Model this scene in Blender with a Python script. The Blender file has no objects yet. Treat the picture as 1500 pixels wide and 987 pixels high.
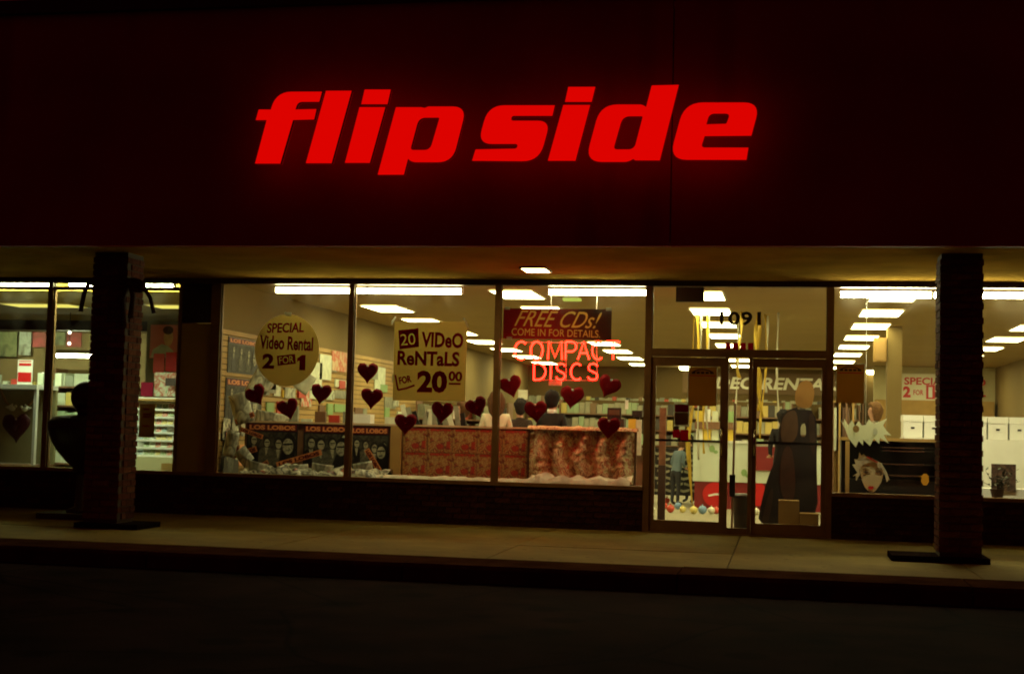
import bpy, bmesh, math, random
from mathutils import Vector, Matrix, noise
random.seed(11)
S = bpy.context.scene
C = S.collection
PI = math.pi

# ---------------------------------------------------------------- camera
cam_d = bpy.data.cameras.new('camera')
cam = bpy.data.objects.new('camera', cam_d)
C.objects.link(cam)
cam_d.sensor_width = 36.0
cam_d.lens = 50.0
cam_d.clip_start = 0.1
cam_d.clip_end = 500.0
cam.matrix_world = Matrix(((0.982168, -0.012599, 0.187582, 2.5386), (0.186315, -0.068219, -0.980119, -17.6000), (0.025145, 0.997591, -0.064655, 1.2110), (0, 0, 0, 1)))
S.camera = cam

# ---------------------------------------------------------------- night sky, exposure
W = bpy.data.worlds.new('World')
S.world = W
W.use_nodes = True
bg = W.node_tree.nodes['Background']
bg.inputs['Color'].default_value = (1.0, 0.04, 0.08, 1)  # sky glow coloured red and raised to light the fascia
bg.inputs['Strength'].default_value = 0.028
S.view_settings.view_transform = 'Standard'
S.view_settings.look = 'None'
S.view_settings.exposure = 0.0
S.view_settings.gamma = 1.0
S.cycles.use_denoising = True
S.cycles.max_bounces = 10
S.cycles.diffuse_bounces = 5
S.cycles.glossy_bounces = 3
S.cycles.transmission_bounces = 4
S.cycles.transparent_max_bounces = 24
S.cycles.caustics_reflective = False
S.cycles.caustics_refractive = False
S.cycles.sample_clamp_indirect = 3.0
S.cycles.filter_width = 1.9

# ---------------------------------------------------------------- helpers
LOC = {}

def mat(name, col, rough=0.7, var=0.0, vscale=6.0, metal=0.0, bump=0.0, bscale=60.0, spec=0.4, trans=0.0):
    m = bpy.data.materials.new(name)
    m.use_nodes = True
    nt = m.node_tree
    b = nt.nodes['Principled BSDF']
    b.inputs['Base Color'].default_value = (*col, 1)
    b.inputs['Roughness'].default_value = rough
    b.inputs['Metallic'].default_value = metal
    b.inputs['Specular IOR Level'].default_value = spec
    tc = nt.nodes.new('ShaderNodeTexCoord')
    if var:
        n = nt.nodes.new('ShaderNodeTexNoise')
        n.inputs['Scale'].default_value = vscale
        n.inputs['Detail'].default_value = 6
        r = nt.nodes.new('ShaderNodeValToRGB')
        r.color_ramp.elements[0].position = 0.3
        r.color_ramp.elements[1].position = 0.7
        r.color_ramp.elements[0].color = (*[c * (1 - var) for c in col], 1)
        r.color_ramp.elements[1].color = (*[min(1, c * (1 + var)) for c in col], 1)
        nt.links.new(tc.outputs['Object'], n.inputs['Vector'])
        nt.links.new(n.outputs['Fac'], r.inputs['Fac'])
        nt.links.new(r.outputs['Color'], b.inputs['Base Color'])
    if bump:
        n2 = nt.nodes.new('ShaderNodeTexNoise')
        n2.inputs['Scale'].default_value = bscale
        n2.inputs['Detail'].default_value = 4
        bp = nt.nodes.new('ShaderNodeBump')
        bp.inputs['Strength'].default_value = bump
        bp.inputs['Distance'].default_value = 0.028
        nt.links.new(tc.outputs['Object'], n2.inputs['Vector'])
        nt.links.new(n2.outputs['Fac'], bp.inputs['Height'])
        nt.links.new(bp.outputs['Normal'], b.inputs['Normal'])
    if trans:                                   # paper or thin cloth that lets light through
        out = nt.nodes['Material Output']
        tl = nt.nodes.new('ShaderNodeBsdfTranslucent')
        tl.inputs['Color'].default_value = (*col, 1)
        mx = nt.nodes.new('ShaderNodeMixShader')
        mx.inputs['Fac'].default_value = trans
        nt.links.new(b.outputs['BSDF'], mx.inputs[1])
        nt.links.new(tl.outputs['BSDF'], mx.inputs[2])
        nt.links.new(mx.outputs['Shader'], out.inputs['Surface'])
    return m

def emit(name, col, strength):
    m = bpy.data.materials.new(name)
    m.use_nodes = True
    nt = m.node_tree
    nt.nodes.remove(nt.nodes['Principled BSDF'])
    e = nt.nodes.new('ShaderNodeEmission')
    e.inputs['Color'].default_value = (*col, 1)
    e.inputs['Strength'].default_value = strength
    nt.links.new(e.outputs['Emission'], nt.nodes['Material Output'].inputs['Surface'])
    return m

def glass_mat(name):
    m = bpy.data.materials.new(name)
    m.use_nodes = True
    nt = m.node_tree
    nt.nodes.remove(nt.nodes['Principled BSDF'])
    t = nt.nodes.new('ShaderNodeBsdfTransparent')
    t.inputs['Color'].default_value = (0.97, 0.985, 0.97, 1)
    g = nt.nodes.new('ShaderNodeBsdfGlossy')
    g.inputs['Roughness'].default_value = 0.028
    f = nt.nodes.new('ShaderNodeFresnel')
    f.inputs['IOR'].default_value = 1.3
    mx = nt.nodes.new('ShaderNodeMixShader')
    tc = nt.nodes.new('ShaderNodeTexCoord')
    n = nt.nodes.new('ShaderNodeTexNoise')
    n.inputs['Scale'].default_value = 2.6
    n.inputs['Detail'].default_value = 5
    mrg = nt.nodes.new('ShaderNodeMapRange')
    mrg.inputs['From Min'].default_value = 0.42
    mrg.inputs['From Max'].default_value = 0.75
    mrg.inputs['To Max'].default_value = 0.016
    df = nt.nodes.new('ShaderNodeBsdfTranslucent')
    df.inputs['Color'].default_value = (0.6, 0.56, 0.45, 1)
    m2 = nt.nodes.new('ShaderNodeMixShader')
    nt.links.new(tc.outputs['Object'], n.inputs['Vector'])
    nt.links.new(n.outputs['Fac'], mrg.inputs['Value'])
    nt.links.new(mrg.outputs[0], m2.inputs['Fac'])
    nt.links.new(t.outputs['BSDF'], m2.inputs[1])
    nt.links.new(df.outputs['BSDF'], m2.inputs[2])
    nt.links.new(f.outputs['Fac'], mx.inputs['Fac'])
    nt.links.new(m2.outputs['Shader'], mx.inputs[1])
    nt.links.new(g.outputs['BSDF'], mx.inputs[2])
    nt.links.new(mx.outputs['Shader'], nt.nodes['Material Output'].inputs['Surface'])
    return m

def mottle(name, cols, scale, stretch=(1, 1, 1), rough=0.6, detail=3.0, trans=0.0):
    """printed pattern: several flat inks split by a distorted noise"""
    m = bpy.data.materials.new(name)
    m.use_nodes = True
    nt = m.node_tree
    b = nt.nodes['Principled BSDF']
    b.inputs['Roughness'].default_value = rough
    tc = nt.nodes.new('ShaderNodeTexCoord')
    mp = nt.nodes.new('ShaderNodeMapping')
    mp.inputs['Scale'].default_value = stretch
    n = nt.nodes.new('ShaderNodeTexNoise')
    n.inputs['Scale'].default_value = scale
    n.inputs['Detail'].default_value = detail
    n.inputs['Distortion'].default_value = 0.6
    r = nt.nodes.new('ShaderNodeValToRGB')
    k = len(cols)
    els = r.color_ramp.elements
    els[0].position = 0.28
    els[0].color = (*cols[0], 1)
    els[1].position = 0.72
    els[1].color = (*cols[-1], 1)
    for i in range(1, k - 1):
        e = els.new(0.28 + 0.44 * i / (k - 1))
        e.color = (*cols[i], 1)
    nt.links.new(tc.outputs['Object'], mp.inputs['Vector'])
    nt.links.new(mp.outputs['Vector'], n.inputs['Vector'])
    nt.links.new(n.outputs['Fac'], r.inputs['Fac'])
    nt.links.new(r.outputs['Color'], b.inputs['Base Color'])
    if trans:
        tl = nt.nodes.new('ShaderNodeBsdfTranslucent')
        nt.links.new(r.outputs['Color'], tl.inputs['Color'])
        mx = nt.nodes.new('ShaderNodeMixShader')
        mx.inputs['Fac'].default_value = trans
        nt.links.new(b.outputs['BSDF'], mx.inputs[1])
        nt.links.new(tl.outputs['BSDF'], mx.inputs[2])
        nt.links.new(mx.outputs['Shader'], nt.nodes['Material Output'].inputs['Surface'])
    return m

def tag(o, label=None, cat=None, group=None, kind=None):
    if label: o['label'] = label
    if cat: o['category'] = cat
    if group: o['group'] = group
    if kind: o['kind'] = kind
    return o

def thing(name, loc, label, cat, group=None):
    o = bpy.data.objects.new(name, None)
    o.empty_display_size = 0.2
    C.objects.link(o)
    o.location = loc
    LOC[o.name] = Vector(loc)
    return tag(o, label, cat, group)

def link(name, me, mats, parent=None, origin=None, smooth=False):
    """links a mesh given in world coordinates; its origin becomes `origin`"""
    for m in (mats if isinstance(mats, (list, tuple)) else [mats]):
        me.materials.append(m)
    o = bpy.data.objects.new(name, me)
    C.objects.link(o)
    if parent is not None:
        pl = LOC[parent.name]
        org = Vector(origin) if origin is not None else pl
        o.parent = parent
        o.location = org - pl
    else:
        org = Vector(origin) if origin is not None else Vector((0, 0, 0))
        o.location = org
    LOC[o.name] = org
    if org.length:
        me.transform(Matrix.Translation(-org))
    if smooth:
        me.polygons.foreach_set('use_smooth', [True] * len(me.polygons))
    return o

class MB:
    def __init__(s):
        s.v, s.f, s.m = [], [], []
    def add(s, vs, fs, mi=0):
        b = len(s.v)
        s.v += [tuple(p) for p in vs]
        s.f += [tuple(b + i for i in q) for q in fs]
        s.m += [mi] * len(fs)
        return s
    def box(s, x0, x1, y0, y1, z0, z1, mi=0, M=None):
        vs = [Vector((x, y, z)) for z in (z0, z1) for y in (y0, y1) for x in (x0, x1)]
        if M: vs = [M @ p for p in vs]
        return s.add(vs, [(0, 2, 3, 1), (4, 5, 7, 6), (0, 1, 5, 4), (2, 6, 7, 3), (0, 4, 6, 2), (1, 3, 7, 5)], mi)
    def prism(s, pts, o, u, v, t, mi=0):
        """outline pts in the (u, v) plane at o, thickness t away from u x v"""
        o, u, v = Vector(o), Vector(u), Vector(v)
        n = u.cross(v).normalized()
        k = len(pts)
        area = sum(pts[i][0] * pts[(i + 1) % k][1] - pts[(i + 1) % k][0] * pts[i][1] for i in range(k))
        if area < 0: pts = pts[::-1]
        fr = [o + u * a + v * b for a, b in pts]
        bk = [p - n * t for p in fr]
        return s.add(fr + bk, [tuple(range(k)), tuple(range(2 * k - 1, k - 1, -1))] +
                     [(i, k + i, k + (i + 1) % k, (i + 1) % k) for i in range(k)], mi)
    def tube(s, pts, r, n=8, mi=0, closed=False):
        pts = [Vector(p) for p in pts]
        k = len(pts)
        vs = []
        for i, p in enumerate(pts):
            if closed: d = pts[(i + 1) % k] - pts[i - 1]
            else: d = pts[min(i + 1, k - 1)] - pts[max(i - 1, 0)]
            d.normalize()
            a = d.cross(Vector((0, 1, 0.013)))
            if a.length < 1e-3: a = d.cross(Vector((1, 0, 0)))
            a.normalize()
            b = d.cross(a)
            rr = r[i] if isinstance(r, (list, tuple)) else r
            vs += [p + (a * math.cos(2 * PI * j / n) + b * math.sin(2 * PI * j / n)) * rr for j in range(n)]
        fs = []
        for i in range(k if closed else k - 1):
            a, b = i * n, ((i + 1) % k) * n
            fs += [(a + j, b + j, b + (j + 1) % n, a + (j + 1) % n) for j in range(n)]
        if not closed:
            fs += [tuple(range(n)), tuple(range((k - 1) * n + n - 1, (k - 1) * n - 1, -1))]
        return s.add(vs, fs, mi)
    def lathe(s, prof, c, n=20, mi=0):
        c = Vector(c)
        vs = [c + Vector((r * math.cos(2 * PI * j / n), r * math.sin(2 * PI * j / n), z)) for r, z in prof for j in range(n)]
        fs = []
        for i in range(len(prof) - 1):
            fs += [(i * n + j, i * n + (j + 1) % n, (i + 1) * n + (j + 1) % n, (i + 1) * n + j) for j in range(n)]
        fs += [tuple(range(n - 1, -1, -1)), tuple((len(prof) - 1) * n + j for j in range(n))]
        return s.add(vs, fs, mi)
    def sph(s, c, r, nu=14, nv=9, mi=0, M=None):
        c = Vector(c)
        r = r if isinstance(r, (tuple, list)) else (r, r, r)
        vs = []
        for i in range(nv + 1):
            t = PI * i / nv
            for j in range(nu):
                p = Vector((r[0] * math.sin(t) * math.cos(2 * PI * j / nu), r[1] * math.sin(t) * math.sin(2 * PI * j / nu), r[2] * math.cos(t)))
                vs.append(c + (M @ p if M else p))
        fs = [(i * nu + j, (i + 1) * nu + j, (i + 1) * nu + (j + 1) % nu, i * nu + (j + 1) % nu) for i in range(nv) for j in range(nu)]
        return s.add(vs, fs, mi)
    def mesh(s, name):
        me = bpy.data.meshes.new(name)
        me.from_pydata(s.v, [], s.f)
        me.polygons.foreach_set('material_index', s.m)
        me.update()
        return me
    def build(s, name, mats, parent=None, origin=None, smooth=False):
        return link(name, s.mesh(name), mats, parent, origin, smooth)

def rounded(pts):
    """polygon whose corners (x, y, r) are rounded"""
    out = []
    k = len(pts)
    for i, p in enumerate(pts):
        r = p[2] if len(p) > 2 else 0
        P = Vector(p[:2])
        if not r:
            out.append(tuple(P)); continue
        A, B = Vector(pts[i - 1][:2]), Vector(pts[(i + 1) % k][:2])
        da, db = A - P, B - P
        ra, rb = min(r, da.length * 0.95), min(r, db.length * 0.95)
        a, b = P + da.normalized() * ra, P + db.normalized() * rb
        for j in range(8):
            t = j / 7
            q = a * (1 - t) ** 2 * 1.0 + P * 2 * t * (1 - t) + b * t * t
            out.append(tuple(q))
    return out

def smooth(pts, n=2):
    for _ in range(n):
        q = []
        for i in range(len(pts)):
            a, b = pts[i], pts[(i + 1) % len(pts)]
            q += [(a[0] * 0.75 + b[0] * 0.25, a[1] * 0.75 + b[1] * 0.25), (a[0] * 0.25 + b[0] * 0.75, a[1] * 0.25 + b[1] * 0.75)]
        pts = q
    return pts

def fill(name, loops, extrude, mats, parent, o, u, v, origin=None):
    """flat shape with holes, given as loops in the (u, v) plane, thickened to 2*extrude"""
    cu = bpy.data.curves.new('shape', 'CURVE')
    cu.dimensions = '2D'
    cu.fill_mode = 'BOTH'
    cu.extrude = extrude
    for lp in loops:
        sp = cu.splines.new('POLY')
        sp.points.add(len(lp) - 1)
        for q, p in zip(sp.points, lp): q.co = (p[0], p[1], 0, 1)
        sp.use_cyclic_u = True
    return curve_mesh(cu, name, mats, parent, o, u, v, origin)

def curve_mesh(cu, name, mats, parent, o, u, v, origin=None, fit=None):
    ob = bpy.data.objects.new('shape', cu)
    C.objects.link(ob)
    dg = bpy.context.evaluated_depsgraph_get()
    me = bpy.data.meshes.new_from_object(ob.evaluated_get(dg))
    me.materials.clear()
    bpy.data.objects.remove(ob)
    bpy.data.curves.remove(cu)
    me.name = name
    if fit:
        xs = [q.co.x for q in me.vertices]; ys = [q.co.y for q in me.vertices]
        x0, x1, y0, y1 = min(xs), max(xs), min(ys), max(ys)
        sx, sy = fit[0] / (x1 - x0), fit[1] / (y1 - y0)
        R = Matrix.Rotation(fit[2], 4, 'Z')
        me.transform(R @ Matrix.Diagonal((sx, sy, 1, 1)) @ Matrix.Translation((-(x0 + x1) / 2, -(y0 + y1) / 2, 0)))
    u, v = Vector(u), Vector(v)
    n = u.cross(v)
    M = Matrix(((u.x, v.x, n.x, o[0]), (u.y, v.y, n.y, o[1]), (u.z, v.z, n.z, o[2]), (0, 0, 0, 1)))
    me.transform(M)
    return link(name, me, mats, parent, origin)

UX, UZ = (1, 0, 0), (0, 0, 1)

def text(body, m, parent, c, w, h, rot=0.0, bold=0.0, shear=0.0, u=UX, v=UZ, name='lettering', depth=0.0008, space=1.0):
    cu = bpy.data.curves.new('words', 'FONT')
    cu.body = body
    cu.size = 1.0
    cu.offset = bold
    cu.shear = shear
    cu.extrude = depth
    cu.space_character = space
    cu.resolution_u = 3
    return curve_mesh(cu, name, m, parent, c, u, v, None, (w, h, rot))

def dup(o, dx=(0, 0, 0), parent=None):
    c = o.copy()
    C.objects.link(c)
    if parent is not None:
        c.parent = parent
    else:
        c.location = o.location + Vector(dx)
    for ch in o.children: dup(ch, (0, 0, 0), c)
    return c

def ell(cx, cy, rx, ry, n=16, a0=0.0, a1=2 * PI):
    full = abs(a1 - a0 - 2 * PI) < 1e-6
    k = n if full else n + 1
    return [(cx + rx * math.cos(a0 + (a1 - a0) * i / n), cy + ry * math.sin(a0 + (a1 - a0) * i / n)) for i in range(k)]

# ---------------------------------------------------------------- materials
M_asphalt = mat('asphalt', (0.026, 0.012, 0.01), 0.95, 0.5, 1.6, bump=0.6, bscale=160, spec=0.02)
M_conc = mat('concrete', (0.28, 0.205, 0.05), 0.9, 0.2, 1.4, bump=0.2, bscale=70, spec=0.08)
M_curb_shaded = mat('shaded_curb_concrete', (0.07, 0.03, 0.014), 0.95, 0.3, 4.0, bump=0.2, spec=0.0)  # dark colour stands in for the light fading toward the lot
M_fascia = mat('fascia_paint', (0.38, 0.06, 0.05), 0.75, 0.16, 0.9, bump=0.06, bscale=20, spec=0.1)
M_cap = mat('cap_metal', (0.03, 0.02, 0.02), 0.5, 0.1)
M_soffit = mat('soffit_board', (0.5, 0.31, 0.06), 0.95, 0.2, 1.5, bump=0.05, spec=0.0)
M_trim = mat('trim_brown', (0.09, 0.045, 0.022), 0.5, 0.15, 4.0)
M_bronze = mat('bronze_frame', (0.26, 0.15, 0.06), 0.42, 0.12, 8.0, metal=0.1)
M_glass = glass_mat('window_glass')
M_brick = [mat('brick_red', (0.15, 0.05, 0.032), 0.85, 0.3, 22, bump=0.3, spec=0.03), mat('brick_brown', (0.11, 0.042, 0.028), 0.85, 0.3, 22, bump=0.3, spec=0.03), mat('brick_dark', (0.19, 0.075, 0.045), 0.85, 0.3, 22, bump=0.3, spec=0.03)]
M_mortar = mat('mortar', (0.11, 0.085, 0.065), 0.9, 0.2, 20)
M_ceil = mat('ceiling_tile', (0.36, 0.255, 0.1), 0.9, 0.05, 1.0)
M_wall = mat('store_wall_paint', (0.21, 0.145, 0.05), 0.85, 0.06, 0.8)
M_wallb = mat('back_wall_paint', (0.12, 0.075, 0.02), 0.85, 0.06, 0.8)
M_floor = mat('store_carpet', (0.3, 0.26, 0.17), 0.9, 0.1, 3.0)
M_slat = mat('slat_board', (0.42, 0.26, 0.08), 0.55, 0.1, 3.0)
M_groove = mat('slat_groove', (0.2, 0.14, 0.07), 0.8)
M_white = mat('white_paint', (0.78, 0.78, 0.72), 0.5, 0.04, 4)
M_base = mat('column_base_concrete', (0.02, 0.012, 0.01), 0.95, 0.3, 9, spec=0.0)
M_dbrick = [mat('bulkhead_brick', (0.06, 0.019, 0.013), 0.95, 0.35, 22, bump=0.3, spec=0.05), mat('bulkhead_brown_brick', (0.045, 0.016, 0.012), 0.95, 0.35, 22, bump=0.3, spec=0.05), mat('bulkhead_red_brick', (0.08, 0.026, 0.016), 0.95, 0.35, 22, bump=0.3, spec=0.05)]  # darker set of bricks for the low walls under the windows
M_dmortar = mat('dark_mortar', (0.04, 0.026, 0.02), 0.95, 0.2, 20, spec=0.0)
M_strip_bright = emit('boosted_tube_diffuser', (1.0, 0.9, 0.5), 115.0)  # same strip tubes, strength raised to brighten the starburst and face
M_black = mat('black_paint', (0.012, 0.01, 0.01), 0.35, 0.1, 4)
M_dark = mat('dark_brown_paint', (0.05, 0.03, 0.022), 0.5, 0.15, 5)
M_steel = mat('chrome_strip', (0.7, 0.68, 0.62), 0.2, metal=1.0)
M_wood = mat('counter_wood', (0.2, 0.1, 0.05), 0.5, 0.25, 9)
M_red = mat('red_board', (0.2, 0.012, 0.012), 0.5, 0.1, 5)
M_redb = mat('bright_red_print', (0.55, 0.015, 0.015), 0.4)
M_paper = mat('poster_paper', (0.8, 0.67, 0.34), 0.75, 0.06, 5, trans=0.52)
M_ink = mat('maroon_ink', (0.5, 0.006, 0.07), 0.6, trans=0.6)
M_tape = mat('clear_tape', (0.75, 0.75, 0.66), 0.3, trans=0.4)
M_heart = mat('red_card', (0.34, 0.004, 0.022), 0.55, 0.12, 14, trans=0.35)
M_pin = mat('pin_head', (0.85, 0.8, 0.75), 0.25)
M_tan = mat('tan_card', (0.4, 0.24, 0.07), 0.7, 0.1, 6, trans=0.2)
M_note = mat('brown_notice_paper', (0.45, 0.27, 0.07), 0.75, 0.08, 6, trans=0.5)
M_tube = emit('fluorescent_diffuser', (1.0, 0.9, 0.42), 18.0)
M_strip_tube = emit('bare_tube_diffuser', (1.0, 0.9, 0.45), 46.0)
M_tube_y = emit('yellowed_diffuser', (1.0, 0.86, 0.16), 1.0)
M_tube_w = emit('cool_tube', (0.88, 1.0, 0.58), 110.0)
M_bulb = emit('small_bulb', (1.0, 0.9, 0.7), 4.0)
M_neon = emit('neon_gas', (1.0, 0.0058, 0.0028), 45.0)
M_sign = emit('red_sign_face', (1.0, 0.0012, 0.0), 0.72)
M_added_glow = emit('added_fascia_glow', (1.0, 0.002, 0.006), 0.3)  # glow put behind the letters only to light the fascia
M_signside = mat('sign_return_metal', (0.02, 0.008, 0.008), 0.5)
M_soflight = emit('soffit_diffuser', (1.0, 0.72, 0.28), 34.0)
M_skin = mat('skin', (0.5, 0.27, 0.17), 0.6, 0.05, 12)
M_yel = mat('yellow_streamer', (0.6, 0.42, 0.05), 0.6, 0.05, trans=0.4)
M_whs = mat('white_streamer', (0.6, 0.58, 0.45), 0.6, 0.05, trans=0.4)

def cut_text(body, m, parent, c, w, h, field, fieldc, rot=0.0, bold=0.0, shear=0.0, extra=(), name='printed_field', depth=0.0008):
    """a printed field (outline in metres round fieldc) whose lettering is left open so that the sheet behind shows"""
    loops = []
    for (bd, cc, ww, hh, ro, bo, sh) in [(body, c, w, h, rot, bold, shear)] + list(extra):
        cu = bpy.data.curves.new('words', 'FONT')
        cu.body = bd; cu.size = 1.0; cu.offset = bo; cu.shear = sh; cu.resolution_u = 3
        ob = bpy.data.objects.new('words', cu); C.objects.link(ob)
        cv = ob.to_curve(bpy.context.evaluated_depsgraph_get())
        raw = []
        for sp in cv.splines:
            pts = []
            bp = list(sp.bezier_points)
            k = len(bp)
            if not k:
                pts = [(p.co.x, p.co.y) for p in sp.points]
            for i in range(k):
                p0, p1 = bp[i], bp[(i + 1) % k]
                for q in range(4):
                    t_ = q / 4
                    v_ = p0.co * (1 - t_) ** 3 + p0.handle_right * 3 * t_ * (1 - t_) ** 2 + p1.handle_left * 3 * t_ * t_ * (1 - t_) + p1.co * t_ ** 3
                    pts.append((v_.x, v_.y))
            if len(pts) > 2: raw.append(pts)
        ob.to_curve_clear(); bpy.data.objects.remove(ob); bpy.data.curves.remove(cu)
        if sh: raw = [[(x + sh * y, y) for x, y in lp] for lp in raw]
        xs = [x for lp in raw for x, _ in lp]; ys_ = [y for lp in raw for _, y in lp]
        mx, my = (min(xs) + max(xs)) / 2, (min(ys_) + max(ys_)) / 2
        sx, sy = ww / (max(xs) - min(xs)), hh / (max(ys_) - min(ys_))
        ca, sa = math.cos(ro), math.sin(ro)
        for lp in raw:
            o_ = []
            for x, y in lp:
                a, b = (x - mx) * sx, (y - my) * sy
                o_.append((a * ca - b * sa + cc[0] - fieldc[0], a * sa + b * ca + cc[2] - fieldc[2]))
            loops.append(o_)
    return fill(name, [field] + loops, depth, m, parent, fieldc, UX, UZ)

def add_spots(m, scale, size, dark, stretch=(1, 1, 1), crack=None):
    """gum spots, stains and hairline cracks worn into a surface"""
    nt = m.node_tree
    b = nt.nodes['Principled BSDF']
    src = b.inputs['Base Color'].links[0].from_socket
    tc = nt.nodes.new('ShaderNodeTexCoord')
    mp = nt.nodes.new('ShaderNodeMapping')
    mp.inputs['Scale'].default_value = stretch
    v = nt.nodes.new('ShaderNodeTexVoronoi')
    v.inputs['Scale'].default_value = scale
    r = nt.nodes.new('ShaderNodeMapRange')
    r.inputs['From Min'].default_value = size * 0.7
    r.inputs['From Max'].default_value = size
    r.inputs['To Min'].default_value = dark
    r.inputs['To Max'].default_value = 1.0
    mul = nt.nodes.new('ShaderNodeMixRGB')
    mul.blend_type = 'MULTIPLY'
    mul.inputs['Fac'].default_value = 1.0
    nt.links.new(tc.outputs['Object'], mp.inputs['Vector'])
    nt.links.new(mp.outputs['Vector'], v.inputs['Vector'])
    nt.links.new(v.outputs['Distance'], r.inputs['Value'])
    nt.links.new(src, mul.inputs['Color1'])
    nt.links.new(r.outputs[0], mul.inputs['Color2'])
    out = mul.outputs['Color']
    if crack:
        n = nt.nodes.new('ShaderNodeTexNoise')
        n.inputs['Scale'].default_value = crack * 2
        av = nt.nodes.new('ShaderNodeMixRGB')
        av.inputs['Fac'].default_value = 0.12
        vc = nt.nodes.new('ShaderNodeTexVoronoi')
        vc.feature = 'DISTANCE_TO_EDGE'
        vc.inputs['Scale'].default_value = crack
        rc = nt.nodes.new('ShaderNodeMapRange')
        rc.inputs['From Max'].default_value = 0.012
        rc.inputs['To Min'].default_value = 0.35
        m2 = nt.nodes.new('ShaderNodeMixRGB')
        m2.blend_type = 'MULTIPLY'
        m2.inputs['Fac'].default_value = 1.0
        nt.links.new(tc.outputs['Object'], n.inputs['Vector'])
        nt.links.new(tc.outputs['Object'], av.inputs['Color1'])
        nt.links.new(n.outputs['Color'], av.inputs['Color2'])
        nt.links.new(av.outputs['Color'], vc.inputs['Vector'])
        nt.links.new(vc.outputs['Distance'], rc.inputs['Value'])
        nt.links.new(out, m2.inputs['Color1'])
        nt.links.new(rc.outputs[0], m2.inputs['Color2'])
        out = m2.outputs['Color']
    nt.links.new(out, b.inputs['Base Color'])
add_spots(M_conc, 5.0, 0.16, 0.6)
add_spots(M_asphalt, 1.3, 0.25, 0.5, crack=0.45)
add_spots(M_fascia, 2.0, 0.35, 0.82, (1.0, 1.0, 0.12))
# ================================================================ SETTING
lot = MB()
lot.add([(-160, -160, -0.15), (160, -160, -0.15), (160, -5.2, -0.15), (-160, -5.2, -0.15)], [(0, 1, 2, 3)])
tag(lot.build('parking_lot', M_asphalt), 'dark asphalt parking lot in front of the sidewalk', 'ground', kind='structure')
back_ground = MB().add([(-160, -5.2, -0.16), (160, -5.2, -0.16), (160, 160, -0.16), (-160, 160, -0.16)], [(0, 1, 2, 3)])
tag(back_ground.build('ground', M_asphalt), 'dark ground under and behind the building', 'ground', kind='structure')

walk = MB().box(-40, 40, -4.44, -0.02, -0.15, -0.016)
sidewalk = tag(walk.build('sidewalk', mat('sidewalk_bed', (0.1, 0.09, 0.08), 0.9), origin=(0, -2.5, -0.15)), 'pale concrete sidewalk along the shop windows', 'sidewalk', kind='structure')
slab_x = [-0.17 + 2.23 * k for k in range(-6, 6)]
for a in slab_x:
    for (y0, y1) in ((-4.44, -2.81), (-2.80, -0.035)):
        dz = random.uniform(-0.002, 0.002)
        MB().box(a + 0.006, a + 2.224, y0, y1 - 0.004, -0.02, dz).build('slab', M_conc, sidewalk, origin=(a, y0, 0))
curb = tag(MB().box(-40, 40, -5.17, -4.45, -0.16, -0.06).build('curb', M_curb_shaded, origin=(0, -5.1, -0.15)), 'concrete curb between sidewalk and parking lot, widened and coloured dark where the light fades', 'curb', kind='structure')
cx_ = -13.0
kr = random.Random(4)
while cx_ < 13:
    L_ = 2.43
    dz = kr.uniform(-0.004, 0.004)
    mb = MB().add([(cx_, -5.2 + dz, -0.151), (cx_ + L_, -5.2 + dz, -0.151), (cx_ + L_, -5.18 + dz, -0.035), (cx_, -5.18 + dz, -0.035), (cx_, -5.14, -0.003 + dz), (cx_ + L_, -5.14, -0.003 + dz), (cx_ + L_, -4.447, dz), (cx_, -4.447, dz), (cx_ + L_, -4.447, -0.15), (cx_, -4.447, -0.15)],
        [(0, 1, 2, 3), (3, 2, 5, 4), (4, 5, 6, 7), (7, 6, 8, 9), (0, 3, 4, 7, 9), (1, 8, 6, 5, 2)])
    mb.build('shaded_curb_stone', M_curb_shaded, curb, origin=(cx_, -5.1, -0.15))  # curb widened; its dark colour paints the light falloff on the walk
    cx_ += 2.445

def setting(name, mb, m, label, cat):
    return tag(mb.build(name, m), label, cat, kind='structure')
setting('floor', MB().box(-5.08, 8.3, 0.06, 25.2, -0.1, 0.0), M_floor, 'tan carpeted floor of the record store', 'floor')
setting('floor_card_shop', MB().box(-16, -5.36, 0.06, 10.2, -0.1, 0.0), M_floor, 'floor of the neighbouring card shop', 'floor')
setting('ceiling', MB().box(-5.08, 8.3, 0.075, 25.2, 3.165, 3.3), M_ceil, 'tan ceiling of the record store with light panels', 'ceiling')
setting('ceiling_card_shop', MB().box(-16, -5.36, 0.42, 6.0, 2.955, 3.1), mat('olive_ceiling', (0.4, 0.26, 0.035), 0.9, 0.05), 'olive lit ceiling of the card shop', 'ceiling')
setting('wall_left', MB().box(-5.34, -5.09, 0.08, 25.2, 0.0, 3.4), M_wall, 'tan side wall of the record store', 'wall')
setting('wall_back', MB().box(-5.08, 8.3, 25.0, 25.2, 0.0, 3.3), M_wallb, 'brown back wall of the record store', 'wall')
setting('wall_right', MB().box(8.1, 8.3, 0.08, 24.99, 0.0, 3.3), M_wall, 'tan right wall of the record store', 'wall')
setting('wall_right_rear', MB().box(4.95, 8.09, 22.0, 22.15, 0.0, 3.16), mat('pale_wall', (0.5, 0.44, 0.24), 0.85, 0.05), 'pale wall at the right rear of the store', 'wall')
setting('wall_card_shop', MB().box(-16, -5.36, 10.0, 10.2, 0.0, 3.3), mat('card_shop_wall', (0.22, 0.15, 0.06), 0.85, 0.1, 2), 'dark back wall of the card shop', 'wall')
setting('beam_card_shop', MB().box(-16, -5.36, 5.9, 6.1, 2.78, 3.2), M_dark, 'dark beam at the end of the olive ceiling', 'beam')
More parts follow.
